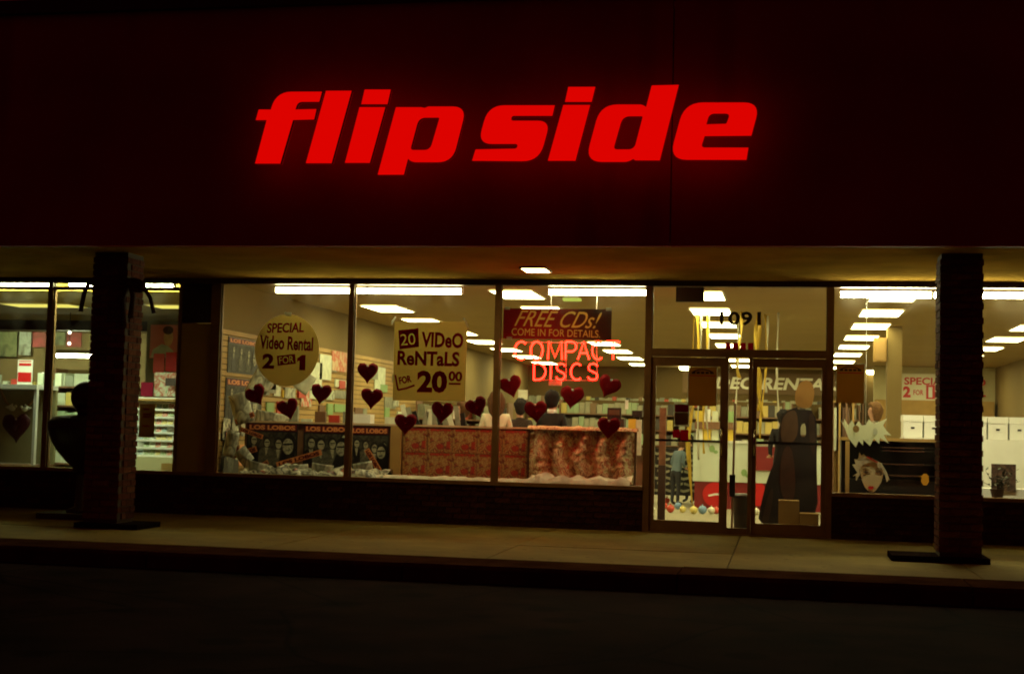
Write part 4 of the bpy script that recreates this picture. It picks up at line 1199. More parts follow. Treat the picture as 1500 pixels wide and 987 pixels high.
person(floor_at((-0.601, 1.900, 1.589)), -0.25, 1.77, 'black', 'dark', 'person with dark hair in a black jacket and white collar behind the hearts')
p = person(floor_at((-1.180, 2.600, 1.494)), 0.5, 1.66, 'brown', 'dark', 'shorter person in dark clothes between the woman in white and the man with a collar')
person(floor_at((-1.993, 2.400, 1.512)), 1.9, 1.6, 'brown', 'brown', 'person in dark brown jacket standing behind the tilted heart left of the woman in white')
person(floor_at((3.940, 5.200, 1.655)), 1.45, 1.78, 'grey', 'sandy', 'person with sandy hair in a grey sweater in profile behind the starburst', long_hair=0.09)
person(floor_at((0.781, 6.500, 0.920)), -0.7, 1.12, 'blue', 'brown', 'small person in a blue jacket leaning over the rack behind the left door', bend=0.35)
person(floor_at((0.964, 7.600, 0.914)), 2.6, 1.2, 'brown', 'dark', 'small person in dark clothes beside the child in blue behind the left door', bend=0.1)
person(floor_at((2.543, 4.600, 1.613)), 0.3, 1.62, 'black', 'dark', 'person with dark hair standing behind the dark cardboard standee', reach=0.02)
q = Vector((-0.601, 1.900, 1.589))
o = MB().lathe([(0.075, 1.445), (0.068, 1.5), (0.06, 1.5), (0.062, 1.445)], (q.x, 1.897, 0), 18).build('shirt_collar', M_white, origin=(q.x, 1.9, 1.45), smooth=True)
for p_ in C.objects:
    if p_.get('label', '').startswith('person with dark hair in a black jacket'):
        mw = Matrix.Translation(p_.location) @ Matrix.Rotation(-0.25, 4, 'Z')
        o.parent = p_; o.matrix_local = mw.inverted() @ Matrix.Translation(o.location)

# ================================================================ BACK OF THE STORE
M_box = [mat('tape_box_pale', (0.32, 0.3, 0.2), 0.5, 0.2, 5), mat('tape_box_grey', (0.2, 0.2, 0.14), 0.5, 0.3, 5), mat('tape_box_green', (0.3, 0.38, 0.22), 0.5), mat('tape_box_brown', (0.2, 0.12, 0.06), 0.5), mat('tape_box_yellow', (0.55, 0.42, 0.12), 0.5), mat('tape_box_red', (0.4, 0.07, 0.04), 0.5), mat('tape_box_dark', (0.06, 0.05, 0.04), 0.5)]
def shelf_unit(x0, x1, y, depth, z0, z1, rows, iw, label, seed, name='video_shelf', cat='shelf', item='video_boxes', weights=(6, 5, 3, 2, 1, 1, 2), group=None, fill_h=0.78, palette=None):
    r = random.Random(seed)
    t = thing(name, ((x0 + x1) / 2, y, 0), label, cat, group)
    MB().box(x0, x1, y + depth - 0.03, y + depth, 0.0, z1).build('back_panel', M_wallb, t)
    MB().box(x0 - 0.03, x0, y, y + depth, 0.0, z1).build('side_panel', M_wood, t)
    MB().box(x1, x1 + 0.03, y, y + depth, 0.0, z1).build('side_panel', M_wood, t)
    rh = (z1 - z0) / rows
    items = MB()
    for k in range(rows):
        z = z0 + k * rh
        MB().box(x0, x1, y, y + depth - 0.031, z, z + 0.025).build('shelf_board', M_wood, t, origin=((x0 + x1) / 2, y, z))
        x = x0 + 0.01
        while x < x1 - iw:
            w = iw * r.uniform(0.85, 1.1)
            if r.random() > 0.04:
                hh = (rh - 0.03) * fill_h * r.uniform(0.85, 1.12)
                d0 = r.uniform(0.01, 0.05)
                items.box(x, x + w * 0.93, y + d0, y + depth - 0.05, z + 0.027, z + 0.027 + hh, r.choices(range(7), weights)[0])
            x += w
    tag(items.build(item, palette or M_box, t), kind='stuff')
    return t
shelf_unit(-5.0, 1.7, 24.6, 0.35, 0.3, 2.3, 6, 0.13, 'long wall of video boxes across the back of the store left of the rental sign', 1)
shelf_unit(1.85, 4.8, 24.6, 0.35, 0.3, 2.3, 6, 0.13, 'wall of video boxes under the white rental lettering', 2)
t = thing('wall_sign', (2.15, 24.98, 2.75), 'brown band on the back wall with large white lettering VIDEO RENTALS', 'sign')
MB().box(-0.4, 4.7, 24.96, 24.99, 2.42, 3.05).build('band', mat('brown_band', (0.16, 0.095, 0.04), 0.7), t)
text('VIDEO RENTALS', mat('white_letter', (0.8, 0.78, 0.62), 0.6), t, (2.2, 24.955, 2.74), 4.2, 0.36, 0, 0.03, 0.2)
shelf_unit(-4.9, -3.0, 11.0, 0.5, 0.2, 1.75, 4, 0.16, 'rack of packets near the left wall seen under the rectangular poster', 3, 'packet_rack', 'rack', 'packets')
shelf_unit(-2.6, 0.4, 15.5, 0.5, 0.2, 1.95, 5, 0.14, 'free standing rack of pale boxes in the middle of the store', 4, 'packet_rack', 'rack', 'packets', (7, 4, 5, 1, 1, 0, 2))
shelf_unit(1.05, 2.55, 12.0, 0.4, 0.2, 1.9, 5, 0.14, 'rack of boxes seen through the doors above the white case', 5, 'packet_rack', 'rack', 'packets', (4, 2, 3, 1, 4, 1, 1))
shelf_unit(2.75, 4.1, 13.0, 0.4, 0.2, 1.9, 5, 0.14, 'rack of boxes seen behind the standee in the right door', 6, 'packet_rack', 'rack', 'packets', (4, 4, 1, 4, 2, 1, 2))
# register and things on the counter behind the right end of the display
c = Vector((0.242, 2.200, 1.414))
t = thing('cash_register', (c.x, 2.2, 1.0), 'dark cash register behind the lowest right heart', 'cash register')
MB().box(c.x - 0.12, c.x + 0.14, 2.05, 2.35, 1.0, c.z - 0.02).build('body', M_dark, t)
MB().box(c.x - 0.1, c.x + 0.09, 2.12, 2.2, c.z - 0.019, c.z + 0.13).build('display', M_black, t)
MB().box(c.x - 0.08, c.x + 0.07, 2.105, 2.119, c.z + 0.03, c.z + 0.1).build('screen', M_trim, t)
tag(MB().box(-2.6, 0.72, 2.0, 2.5, 0.0, 0.99).build('sales_counter', M_wood, origin=(0, 2.2, 0)), 'wooden sales counter behind the display partition', 'counter')
c = Vector((0.546, 2.300, 1.470))
t = thing('small_monitor', (c.x, 2.3, 0.99), 'small dark monitor beside the register near the door mullion', 'monitor')
MB().box(c.x - 0.07, c.x + 0.07, 2.22, 2.4, c.z - 0.04, c.z + 0.045).build('body', M_black, t)
MB().box(c.x - 0.03, c.x + 0.03, 2.27, 2.33, 0.991, c.z - 0.041).build('stand', M_black, t)
c = Vector((0.514, 1.900, 1.332)); tag(MB().box(c.x - 0.05, c.x + 0.05, 1.88, 1.93, 0.9, c.z + 0.06).build('packet', M_pkt[1], origin=(c.x, 1.9, 0.9)), 'yellow standing packet right of the lowest right heart', 'packet')
c = Vector((0.607, 1.900, 1.334)); tag(MB().box(c.x - 0.035, c.x + 0.035, 1.88, 1.93, 0.9, c.z + 0.05).build('packet', M_pkt[0], origin=(c.x, 1.9, 0.9)), 'white standing packet beside the door mullion', 'packet')
c = Vector((0.358, 2.600, 1.606)); tag(MB().box(c.x - 0.022, c.x + 0.022, 2.59, 2.61, c.z - 0.07, c.z + 0.06).build('price_card', M_white, origin=c), 'narrow white card standing between two hearts at the right', 'card')
c = Vector((-1.989, 2.000, 1.398)); tag(MB().box(c.x - 0.04, c.x + 0.04, 1.99, 2.01, c.z - 0.06, c.z + 0.06).build('price_card', M_white, origin=c), 'white card standing right of the heart under the rectangular poster', 'card')
c = Vector((-1.200, 2.900, 1.719)); tag(MB().box(c.x - 0.07, c.x + 0.07, 2.89, 2.91, c.z - 0.07, c.z + 0.07).build('price_card', M_pkt[0], origin=c), 'pale card hanging right of the heart below the neon sign', 'card')
# magazines standing along the counter rail
rr = random.Random(8)
xm = -2.35
k = 0
t = thing('magazine_rack', (-2.0, 1.35, 1.0), 'low rack of slanted black and white magazines behind the partition rail', 'magazine rack')
MB().box(-2.55, -1.6, 1.2, 1.6, 0.0, 1.2).build('bin', M_wood, t)
for k in range(11):
    x = -2.5 + 0.08 * k
    M = Matrix.Translation((x, 1.35, 1.201)) @ Matrix.Rotation(rr.uniform(-0.35, 0.15), 4, 'Y')
    MB().box(-0.03, 0.035, -0.1, -0.085, 0, rr.uniform(0.2, 0.32), 0, M).build('magazine', [M_pkt[0], M_pkt[3], M_black, M_pkt[3]][k % 4], t, origin=(x, 1.35, 1.2))
c = Vector((-3.107, 1.200, 1.314))
tag(MB().box(c.x - 0.14, c.x + 0.13, 1.1, 1.3, 1.0, c.z + 0.05).build('white_box', M_white, origin=(c.x, 1.2, 1.0)), 'low white box standing behind the rail under the pair of hearts', 'box')
tag(MB().box(-4.6, -2.6, 1.0, 1.5, 0.0, 0.999).build('side_counter', M_wood, origin=(-3.6, 1.2, 0)), 'wooden side counter behind the black posters', 'counter')
t = thing('packet_row', (-3.2, 1.25, 1.0), 'row of standing packets on the side counter behind the black posters', 'packets')
for k in range(9):
    x = -4.4 + 0.2 * k
    if abs(x - c.x) < 0.2: continue
    MB().box(x, x + 0.15, 1.2, 1.26, 1.0, 1.24 + rr.uniform(0.03, 0.22)).build('packet', M_pkt[[5, 3, 0, 5, 2, 3, 1, 5, 0][k]], t, origin=(x, 1.2, 1.0))

# ================================================================ BEHIND THE DOORS
# notices on the glass
def notice(P0, P1, label, m=M_note, cat='notice'):
    P0, P1 = Vector(P0), Vector(P1)
    c = (P0 + P1) / 2
    w, h = abs(P1.x - P0.x), abs(P1.z - P0.z)
    t = thing('paper_notice', c, label, cat, 'brown paper notices on the glass')
    MB().prism(rect(0, 0, w, h), c, UX, UZ, 0.002).build('sheet', m, t)
    MB().prism(rect(0, h * 0.28, w * 0.92, 0.012), c + Vector((0, -0.002, 0)), UX, UZ, 0.001).build('rule', M_ink, t)
    mb = MB()
    for i in range(5):
        mb.prism(rect(-w * 0.32 + w * 0.16 * i, h * 0.355 , w * 0.12, h * 0.055), c + Vector((0, -0.002, 0)), UX, UZ, 0.001)
    arc = ell(0, h * 0.3, w * 0.42, h * 0.15, 12, 0.3, PI - 0.3)
    mb.prism(arc + [(x * 0.94, y - 0.012) for x, y in arc[::-1]], c + Vector((0, -0.002, 0)), UX, UZ, 0.001)
    mb.build('heading', mat('notice_ink', (0.05, 0.02, 0.01), 0.7), t)
    mb = MB()
    for s in (-1, 1): mb.box(c.x + s * w * 0.497 - 0.006, c.x + s * w * 0.497 + 0.006, c.y + 0.003, c.y + 0.006, c.z - h / 2, c.z + h / 2)
    mb.box(c.x - w / 2 - 0.006, c.x + w / 2 + 0.006, c.y + 0.003, c.y + 0.006, c.z + h / 2 + 0.001, c.z + h / 2 + 0.012)
    mb.build('edge', M_tape, t)
    return t
notice((1.395, 0.020, 1.555), (1.737, 0.020, 2.032), 'brown paper notice with arched heading on the left door glass')
notice((3.173, 0.020, 1.626), (3.498, 0.020, 2.094), 'brown paper notice with arched heading on the window right of the doors')
c = Vector((1.317, 0.020, 1.444))
t = thing('door_card', c, 'small white edged card with maroon top and tan lower half on the left door', 'card')
MB().prism(rect(0, 0, 0.19, 0.29), c, UX, UZ, 0.002).build('sheet', M_tape, t)
MB().prism(rect(0, 0.075, 0.165, 0.09), c + Vector((0, -0.002, 0)), UX, UZ, 0.001).build('top_field', M_ink, t)
MB().prism(rect(0, -0.05, 0.165, 0.15), c + Vector((0, -0.002, 0)), UX, UZ, 0.001).build('lower_field', M_note, t)
c = Vector((1.254, 0.020, 1.208)); tag(MB().prism(rect(0, 0, 0.085, 0.1), c, UX, UZ, 0.002).build('door_sticker', M_ink, origin=c), 'left dark sticker of the pair under the small card on the left door', 'sticker', 'dark stickers on the left door')
c = Vector((1.355, 0.020, 1.193)); tag(MB().prism(rect(0, 0, 0.1, 0.13), c, UX, UZ, 0.002).build('door_sticker', M_ink, origin=c), 'right dark sticker of the pair under the small card on the left door', 'sticker', 'dark stickers on the left door')
# streamers
def streamer(P, zb, m, label, w=0.055, sway=0.06, ph=0.0, zt=3.15):
    P = Vector(P)
    w *= 0.85
    k = 26
    vs, fs = [], []
    for i in range(k + 1):
        u = i / k
        z = zt + (zb - zt) * u
        x = P.x + sway * math.sin(u * 5 + ph) * (0.2 + u)
        a = 1.2 * math.sin(u * 7 + ph * 2)
        d = Vector((math.cos(a), math.sin(a), 0)) * w / 2
        p = Vector((x, P.y + 0.05 * math.sin(u * 4 + ph), z))
        vs += [p - d, p + d]
    fs = [(2 * i, 2 * i + 1, 2 * i + 3, 2 * i + 2) for i in range(k)]
    o = MB().add(vs, fs).build('paper_streamer', m, origin=(P.x, P.y, zt), smooth=True)
    o.modifiers.new('thick', 'SOLIDIFY').thickness = 0.002
    tag(o, label, 'streamer', 'paper streamers hanging from the store ceiling')
streamer((1.143, 5.600, 1.600), 0.75, M_yel, 'long yellow streamer seen at the right side of the left door', 0.09, 0.10, 0.4)
streamer((1.077, 5.780, 0.935), 0.05, M_yel, 'yellow streamer reaching the floor behind the left door', 0.07, 0.05, 2.0)
streamer((1.323, 5.360, 2.804), 0.9, M_yel, 'yellow streamer crossing the ceiling panels above the left door', 0.05, 0.03, 1.0)
streamer((1.223, 5.420, 1.380), 0.8, M_whs, 'white streamer hanging beside the long yellow one in the left door', 0.05, 0.02, 1.5)
streamer((1.338, 5.660, 2.937), 1.0, M_whs, 'white streamer left of the house number digits', 0.05, 0.04, 2.2)
streamer((1.821, 5.240, 1.608), 0.85, M_whs, 'white streamer hanging behind the narrow glass between the doors', 0.05, 0.03, 0.6)
streamer((1.872, 5.000, 2.248), 2.1, M_yel, 'yellow looped streamer at the top of the narrow glass between the doors', 0.07, 0.06, 1.2)
streamer((2.166, 5.120, 2.259), 1.5, M_yel, 'yellow streamer at the left edge of the right door', 0.08, 0.06, 2.4)
streamer((2.244, 5.480, 1.622), 1.15, M_yel, 'yellow streamer crossing the rental sign in the right door', 0.05, 0.05, 0.2)
streamer((2.127, 5.600, 2.941), 1.6, M_yel, 'pale yellow streamer right of the house number', 0.1, 0.05, 4.0)
streamer((2.454, 5.180, 2.051), 1.12, M_whs, 'white streamer left of the dark standee in the right door', 0.05, 0.03, 3.3)
streamer((2.279, 5.720, 2.841), 1.9, M_whs, 'faint white streamer farthest right above the doors', 0.05, 0.02, 1.1)
# white case with red base
ka = Vector((1.101, 6.000, 0.018)); kb = Vector((1.383, 6.000, 0.439)); kc = Vector((1.373, 6.000, 1.075)); kd = Vector((3.293, 6.000, 0.554))
t = thing('display_case', ((ka.x + kd.x) / 2, 6.3, 0), 'white topped display case with a dark red base behind the doors', 'display case')
MB().box(ka.x + 0.03, kd.x - 0.03, 6.03, 6.6, 0.0, kb.z).build('base', M_red, t)
MB().box(ka.x, kd.x, 6.0, 6.63, kb.z + 0.001, kc.z).build('white_body', mat('case_white', (0.6, 0.66, 0.54), 0.45, 0.05, 4), t)
MB().box(ka.x - 0.03, kd.x + 0.03, 5.97, 6.66, kc.z + 0.001, kc.z + 0.035).build('top', M_white, t)
for px_, rx_ in (((1.465, 5.990, 0.231), 0.2), ((2.158, 5.990, 0.265), 0.13)):
    c = Vector(px_)
    MB().prism(ell(0, 0, rx_, 0.2, 24), (c.x, 6.01, c.z), UX, UZ, 0.019).build('round_emblem', M_redb, t, origin=c)
c = Vector((1.465, 5.990, 0.231))
MB().prism([(-0.11, -0.01), (0.0, 0.02), (0.13, 0.025), (0.12, -0.005), (0.0, -0.015), (-0.1, -0.035)], (c.x, 5.988, c.z), UX, UZ, 0.002).build('emblem_stroke', M_white, t, origin=c)
c = Vector((2.281, 5.960, 0.845)); MB().box(c.x - 0.22, c.x + 0.4, 5.96, 5.995, c.z - 0.2, c.z + 0.19).build('red_front_board', M_red, t, origin=c)
g = MB()
for px in ((1.409, 5.990, 0.975), (1.933, 5.990, 0.601)):
    g.prism(ell(0, 0, 0.05, 0.06, 8), px, UX, UZ, 0.002).prism(ell(0.06, -0.05, 0.04, 0.03, 8), px, UX, UZ, 0.002)
g.build('green_print', M_pkt[4], t)
c = Vector((1.291, 6.200, 1.365)); 
t = thing('upper_rack', (c.x, 6.3, kc.z + 0.035), 'wooden shelf rack with yellow and white boxes on the white case', 'rack')
MB().box(c.x - 0.18, c.x + 0.5, 6.15, 6.45, c.z - 0.07, c.z + 0.05).build('board', M_wood, t)
for k in range(5):
    MB().box(c.x - 0.16 + 0.13 * k, c.x - 0.06 + 0.13 * k, 6.2, 6.4, c.z + 0.051, c.z + 0.23 + 0.03 * (k % 2)).build('box', [M_pkt[1], M_white, M_pkt[0], M_pkt[1], M_pkt[4]][k], t, origin=(c.x - 0.16 + 0.13 * k, 6.2, c.z + 0.05))
    MB().box(c.x - 0.16 + 0.13 * k, c.x - 0.05 + 0.13 * k, 6.2, 6.4, kc.z + 0.036, c.z - 0.071).build('box', [M_white, M_pkt[1], M_pkt[0], M_pkt[3], M_pkt[1]][k], t, origin=(c.x - 0.16 + 0.13 * k, 6.2, 1.2))
# grey slotted rack
t = thing('slotted_rack', (0.95, 7.0, 0), 'low grey slotted rack on the floor behind the left door', 'rack')
MB().box(0.3, 1.7, 7.05, 7.3, 0.15, 0.95).build('back', M_black, t)
for r in range(7):
    for k in range(6):
        x = 0.32 + 0.23 * k + 0.11 * (r % 2); z = 0.2 + 0.105 * r
        MB().prism([(0, 0.03), (0.105, 0), (0.21, 0.03), (0.21, 0.07), (0.105, 0.045), (0, 0.07)], (x, 7.04, z), UX, UZ, 0.02).build('slat', M_pkt[3], t, origin=(x, 7.04, z))
# floor stand behind the left door
c = Vector((0.963, 1.600, 0.108))
t = thing('floor_stand', (c.x, 1.6, 0), 'dark upright floor stand behind the left side of the left door', 'stand')
MB().box(c.x - 0.13, c.x + 0.13, 1.5, 1.7, 0.0, 0.04).build('foot', M_black, t)
MB().box(c.x - 0.055, c.x + 0.045, 1.57, 1.63, 0.041, 0.78).build('lower_post', M_dark, t)
MB().box(c.x - 0.05, c.x + 0.04, 1.58, 1.62, 0.781, 1.55).build('upper_post', M_wood, t)
# balloons
def balloon(P, r, m, label):
    P = Vector(P)
    t = thing('balloon', (P.x, P.y, 0), label, 'balloon', 'small balloons lying on the store floor')
    prof = [(0.001, 0.0)] + [(r * math.sin(PI * (i / 12)) * (1 - 0.08 * math.cos(PI * i / 12)), r - r * 1.0 * math.cos(PI * i / 12)) for i in range(1, 12)] + [(0.001, 2 * r)]
    MB().lathe(prof, (P.x, P.y, 0.004), 16).build('skin', m, t, smooth=True)
    MB().lathe([(0.012, 2 * r - 0.004), (0.006, 2 * r + 0.008), (0.014, 2 * r + 0.02)], (P.x, P.y, 0.004), 8).build('knot', m, t)
M_bal = {'red': mat('red_balloon', (0.6, 0.08, 0.05), 0.25), 'blue': mat('blue_balloon', (0.2, 0.32, 0.5), 0.25), 'yellow': mat('yellow_balloon', (0.75, 0.62, 0.2), 0.25), 'white': mat('white_balloon', (0.75, 0.72, 0.55), 0.25)}
for px, r, col, lab in [((0.612, 4.107, 0.000), 0.050, 'white', 'white balloon at the left edge of the left door'), ((0.709, 5.198, 0.000), 0.055, 'red', 'red balloon left of the maroon floor box'), ((0.877, 4.286, 0.000), 0.060, 'red', 'second red balloon just above the maroon floor box'), ((0.915, 5.342, 0.000), 0.055, 'blue', 'light blue balloon above the right end of the maroon floor box'), ((1.055, 4.406, 0.000), 0.050, 'yellow', 'yellow balloon right of the light blue balloon'), ((1.237, 4.140, 0.000), 0.060, 'yellow', 'round yellow balloon at the foot of the long yellow streamer'), ((1.365, 4.226, 0.000), 0.065, 'blue', 'grey blue balloon in the middle of the left door floor'), ((1.494, 4.312, 0.000), 0.055, 'white', 'white balloon beside the red one at the right of the left door'), ((1.564, 4.359, 0.000), 0.055, 'red', 'red balloon at the right edge of the left door'), ((0.592, 7.218, 0.000), 0.050, 'red', 'small red balloon farther back left of the light blue one'), ((2.164, 4.566, 0.000), 0.050, 'white', 'white balloon at the left edge of the right door')]: balloon(px, r, M_bal[col], lab)
c = Vector((1.223, 0.400, 0.208)); tag(MB().box(c.x - 0.12, c.x + 0.12, 0.35, 0.5, 0.001, 0.105).build('door_box', M_ink, origin=(c.x, 0.4, 0)), 'dark maroon box on the floor inside the left door', 'box')
c = Vector((1.690, 0.400, 0.174)); tag(MB().box(c.x - 0.06, c.x + 0.06, 0.35, 0.45, 0.001, 0.085).build('door_box', M_black, origin=(c.x, 0.4, 0)), 'small black box on the floor at the right of the left door', 'box')
# bin and rod behind the sidelight
c = Vector((2.056, 0.600, 0.074))
t = thing('waste_bin', (c.x, 0.6, 0), 'dark waste bin behind the narrow glass between the doors', 'bin')
MB().lathe([(0.1, 0.0), (0.12, 0.42), (0.125, 0.43)], (c.x, 0.6, 0.0), 20).build('body', M_dark, t, smooth=True)
MB().lathe([(0.128, 0.431), (0.128, 0.46), (0.09, 0.48)], (c.x, 0.6, 0.0), 20).build('lid', M_dark, t)
c = Vector((1.938, 0.300, 0.677))
t = thing('rod_stand', (c.x, 0.3, 0), 'thin upright brown rod with a dark clamp behind the narrow glass', 'stand')
MB().tube([(c.x, 0.3, 0.03), (c.x + 0.02, 0.3, 1.6)], 0.014, 8).build('rod', M_wood, t)
MB().box(c.x - 0.035, c.x + 0.035, 0.27, 0.33, 0.45, 0.72).build('clamp', M_black, t)
MB().lathe([(0.09, 0.0), (0.09, 0.02), (0.03, 0.03)], (c.x, 0.3, 0.001), 16).build('foot', M_dark, t)
# standee in the right door
t = thing('cardboard_standee', (2.672, 0.900, 0.096), 'life size dark cardboard standee with flared base filling the right door', 'standee')
STB = [(2.237, 0.054), (2.276, 0.323), (2.357, 0.672), (2.457, 0.918), (2.496, 1.197), (2.502, 1.406), (2.560, 1.511), (2.654, 1.566), (2.730, 1.585), (2.722, 1.550), (2.909, 1.554), (2.910, 1.502), (2.961, 1.451), (2.973, 1.209), (2.968, 0.864), (3.002, 0.082)]
HOLE = [(2.764, 1.204), (2.767, 1.360), (2.826, 1.387), (2.837, 1.206)]
o0 = (0, 0.9, 0)
fill('body', [[(a, max(b, 0.01)) for a, b in smooth(STB)], smooth(HOLE, 1)], 0.008, mat('standee_print', (0.012, 0.004, 0.003), 0.7, 0.3, 5), t, o0, UX, UZ)
fill('head', [smooth([(2.713, 1.584), (2.686, 1.688), (2.702, 1.810), (2.752, 1.898), (2.828, 1.935), (2.897, 1.901), (2.932, 1.806), (2.925, 1.685), (2.884, 1.562)])], 0.008, mat('standee_tan', (0.4, 0.22, 0.06), 0.6, 0.1, 5, trans=0.4), t, o0, UX, UZ)
fill('arm_print', [smooth([(2.527, 1.441), (2.637, 1.548), (2.722, 1.533), (2.743, 1.203), (2.574, 1.069), (2.513, 1.197)])], 0.001, mat('standee_brown', (0.09, 0.045, 0.02), 0.6, 0.2, 8), t, (0, 0.888, 0), UX, UZ)
fill('coat_print', [smooth([(2.549, 1.068), (2.659, 1.097), (2.715, 0.683), (2.694, 0.381), (2.566, 0.376), (2.494, 0.677)])], 0.001, mat('standee_coat', (0.05, 0.016, 0.008), 0.6, 0.3, 6), t, (0, 0.888, 0), UX, UZ)
fill('sleeve_print', [smooth([(2.859, 1.518), (2.935, 1.494), (2.956, 1.209), (2.942, 0.932), (2.881, 1.077)])], 0.001, mat('standee_sleeve', (0.03, 0.012, 0.006), 0.6, 0.3, 6), t, (0, 0.888, 0), UX, UZ)
fill('hem_print', [smooth([(2.296, 0.099), (2.328, 0.308), (2.410, 0.570), (2.445, 0.502), (2.382, 0.102)])], 0.001, bpy.data.materials['standee_sleeve'], t, (0, 0.888, 0), UX, UZ)
c = Vector((2.750, 0.930, 0.684))
MB().box(c.x - 0.02, c.x + 0.02, 0.912, 1.2, 0.0, 0.03).box(c.x - 0.02, c.x + 0.02, 0.912, 0.93, 0.03, 1.2).build('rear_strut', M_dark, t)
p0 = Vector((2.502, 0.500, 0.097)); p1 = Vector((2.756, 0.500, 0.418))
tag(MB().box(p0.x, p1.x, 0.42, 0.7, 0.002, p1.z).build('cardboard_box', M_tan, origin=((p0.x + p1.x) / 2, 0.5, 0)), 'taller tan cardboard box on the floor before the dark standee', 'box', 'tan boxes inside the right door')
p2 = Vector((2.990, 0.500, 0.266))
tag(MB().box(p1.x + 0.005, p2.x, 0.4, 0.68, 0.002, p2.z).build('cardboard_box', M_tan, origin=((p1.x + p2.x) / 2, 0.5, 0)), 'lower tan cardboard box beside the taller one in the right door', 'box', 'tan boxes inside the right door')

# ================================================================ RIGHT WINDOW
tag(MB().box(3.13, 7.5, 0.13, 0.62, 0.0, 0.53).build('display_platform', M_wood, origin=(5, 0.4, 0)), 'low wooden platform behind the window right of the doors', 'platform')
a = Vector((3.266, 0.850, 1.217)); b = Vector((4.428, 0.850, 1.247))
t = thing('stereo_cabinet', ((a.x + b.x) / 2, 0.85, 0), 'black cabinet with chrome edged shelves behind the painted face cut-out', 'cabinet')
MB().box(a.x, b.x + 0.1, 1.15, 1.2, 0.0, 1.18).box(a.x, a.x + 0.04, 0.75, 1.149, 0.0, 1.18).box(b.x + 0.06, b.x + 0.1, 0.75, 1.149, 0.0, 1.18).build('body', M_black, t)
MB().box(a.x - 0.02, b.x + 0.12, 0.72, 1.22, 1.181, 1.22).build('top', M_slat, t)
for z in (1.095, 1.055, 0.89, 0.75):
    MB().box(a.x + 0.5, b.x - 0.02, 0.74, 1.148, z, z + 0.012).build('shelf', M_black, t, origin=(4, 0.8, z))
    MB().box(a.x + 0.5, b.x - 0.16, 0.728, 0.739, z, z + 0.014).build('chrome_edge', M_steel, t, origin=(4, 0.73, z))
MB().box(a.x + 0.05, b.x + 0.05, 0.76, 1.148, 0.02, 0.7).build('lower_doors', M_black, t)
MB().box(a.x + 0.05, a.x + 0.1, 0.70, 0.74, 0.53, 1.17).build('side_strip', M_slat, t)
c = Vector((4.268, 0.600, 0.724))
o = MB().lathe([(0.02, -0.07), (0.046, -0.03), (0.042, 0.04), (0.018, 0.07)], c, 14).build('amber_lamp', emit('amber_glow', (1.0, 0.38, 0.02), 0.24), origin=c, smooth=True)
tag(o, 'small glowing amber lamp at the lower right of the black cabinet', 'lamp')
# painted face cut-out
M_face = mat('face_print', (0.85, 0.72, 0.44), 0.6, 0.06, 9, trans=0.4)
t = thing('face_cutout', (3.622, 0.550, 0.537), 'painted face cut-out with red lips and spiky pale hair standing in the right window', 'cut-out')
fill('face', [smooth([(3.637, 0.544), (3.599, 0.558), (3.554, 0.594), (3.521, 0.662), (3.501, 0.730), (3.478, 0.837), (3.507, 0.914), (3.611, 0.956), (3.715, 0.920), (3.775, 0.846), (3.762, 0.723), (3.732, 0.654), (3.696, 0.599), (3.666, 0.560)])], 0.004, M_face, t, (0, 0.55, 0), UX, UZ)
fill('hair', [[(3.486, 0.761), (3.441, 0.683), (3.433, 0.752), (3.396, 0.735), (3.455, 0.783), (3.394, 0.881), (3.432, 0.889), (3.417, 0.950), (3.454, 0.946), (3.468, 0.975), (3.476, 1.036), (3.502, 0.998), (3.528, 1.015), (3.566, 0.977), (3.633, 0.964), (3.745, 0.906), (3.798, 0.816), (3.843, 0.711), (3.807, 0.679), (3.783, 0.770), (3.746, 0.845), (3.708, 0.844), (3.686, 0.904), (3.611, 0.917), (3.552, 0.901), (3.507, 0.877), (3.478, 0.822)]], 0.004, mat('cutout_hair', (0.85, 0.78, 0.6), 0.6, 0.1, 20, trans=0.5), t, (0, 0.54, 0), UX, UZ)
fill('hair_band', [smooth([(3.566, 0.993), (3.633, 0.961), (3.708, 0.920), (3.693, 0.908), (3.626, 0.941), (3.558, 0.977)])], 0.002, M_pkt[2], t, (0, 0.533, 0), UX, UZ)
fill('lips', [smooth([(3.581, 0.608), (3.602, 0.627), (3.621, 0.621), (3.640, 0.628), (3.658, 0.610), (3.640, 0.585), (3.622, 0.578), (3.599, 0.586)])], 0.002, M_redb, t, (0, 0.543, 0), UX, UZ)
fill('eyes', [[(3.520, 0.790), (3.560, 0.812), (3.597, 0.792), (3.562, 0.772)], [(3.674, 0.800), (3.716, 0.820), (3.758, 0.803), (3.720, 0.783)]], 0.002, M_trim, t, (0, 0.543, 0), UX, UZ)
fill('brows', [[(3.511, 0.823), (3.555, 0.849), (3.605, 0.828), (3.555, 0.835)], [(3.668, 0.833), (3.716, 0.857), (3.764, 0.840), (3.719, 0.844)]], 0.002, M_wood, t, (0, 0.543, 0), UX, UZ)
c = Vector((3.624, 0.570, 0.536))
MB().box(c.x - 0.06, c.x + 0.06, 0.557, 0.61, 0.531, 0.55).build('foot', M_dark, t)
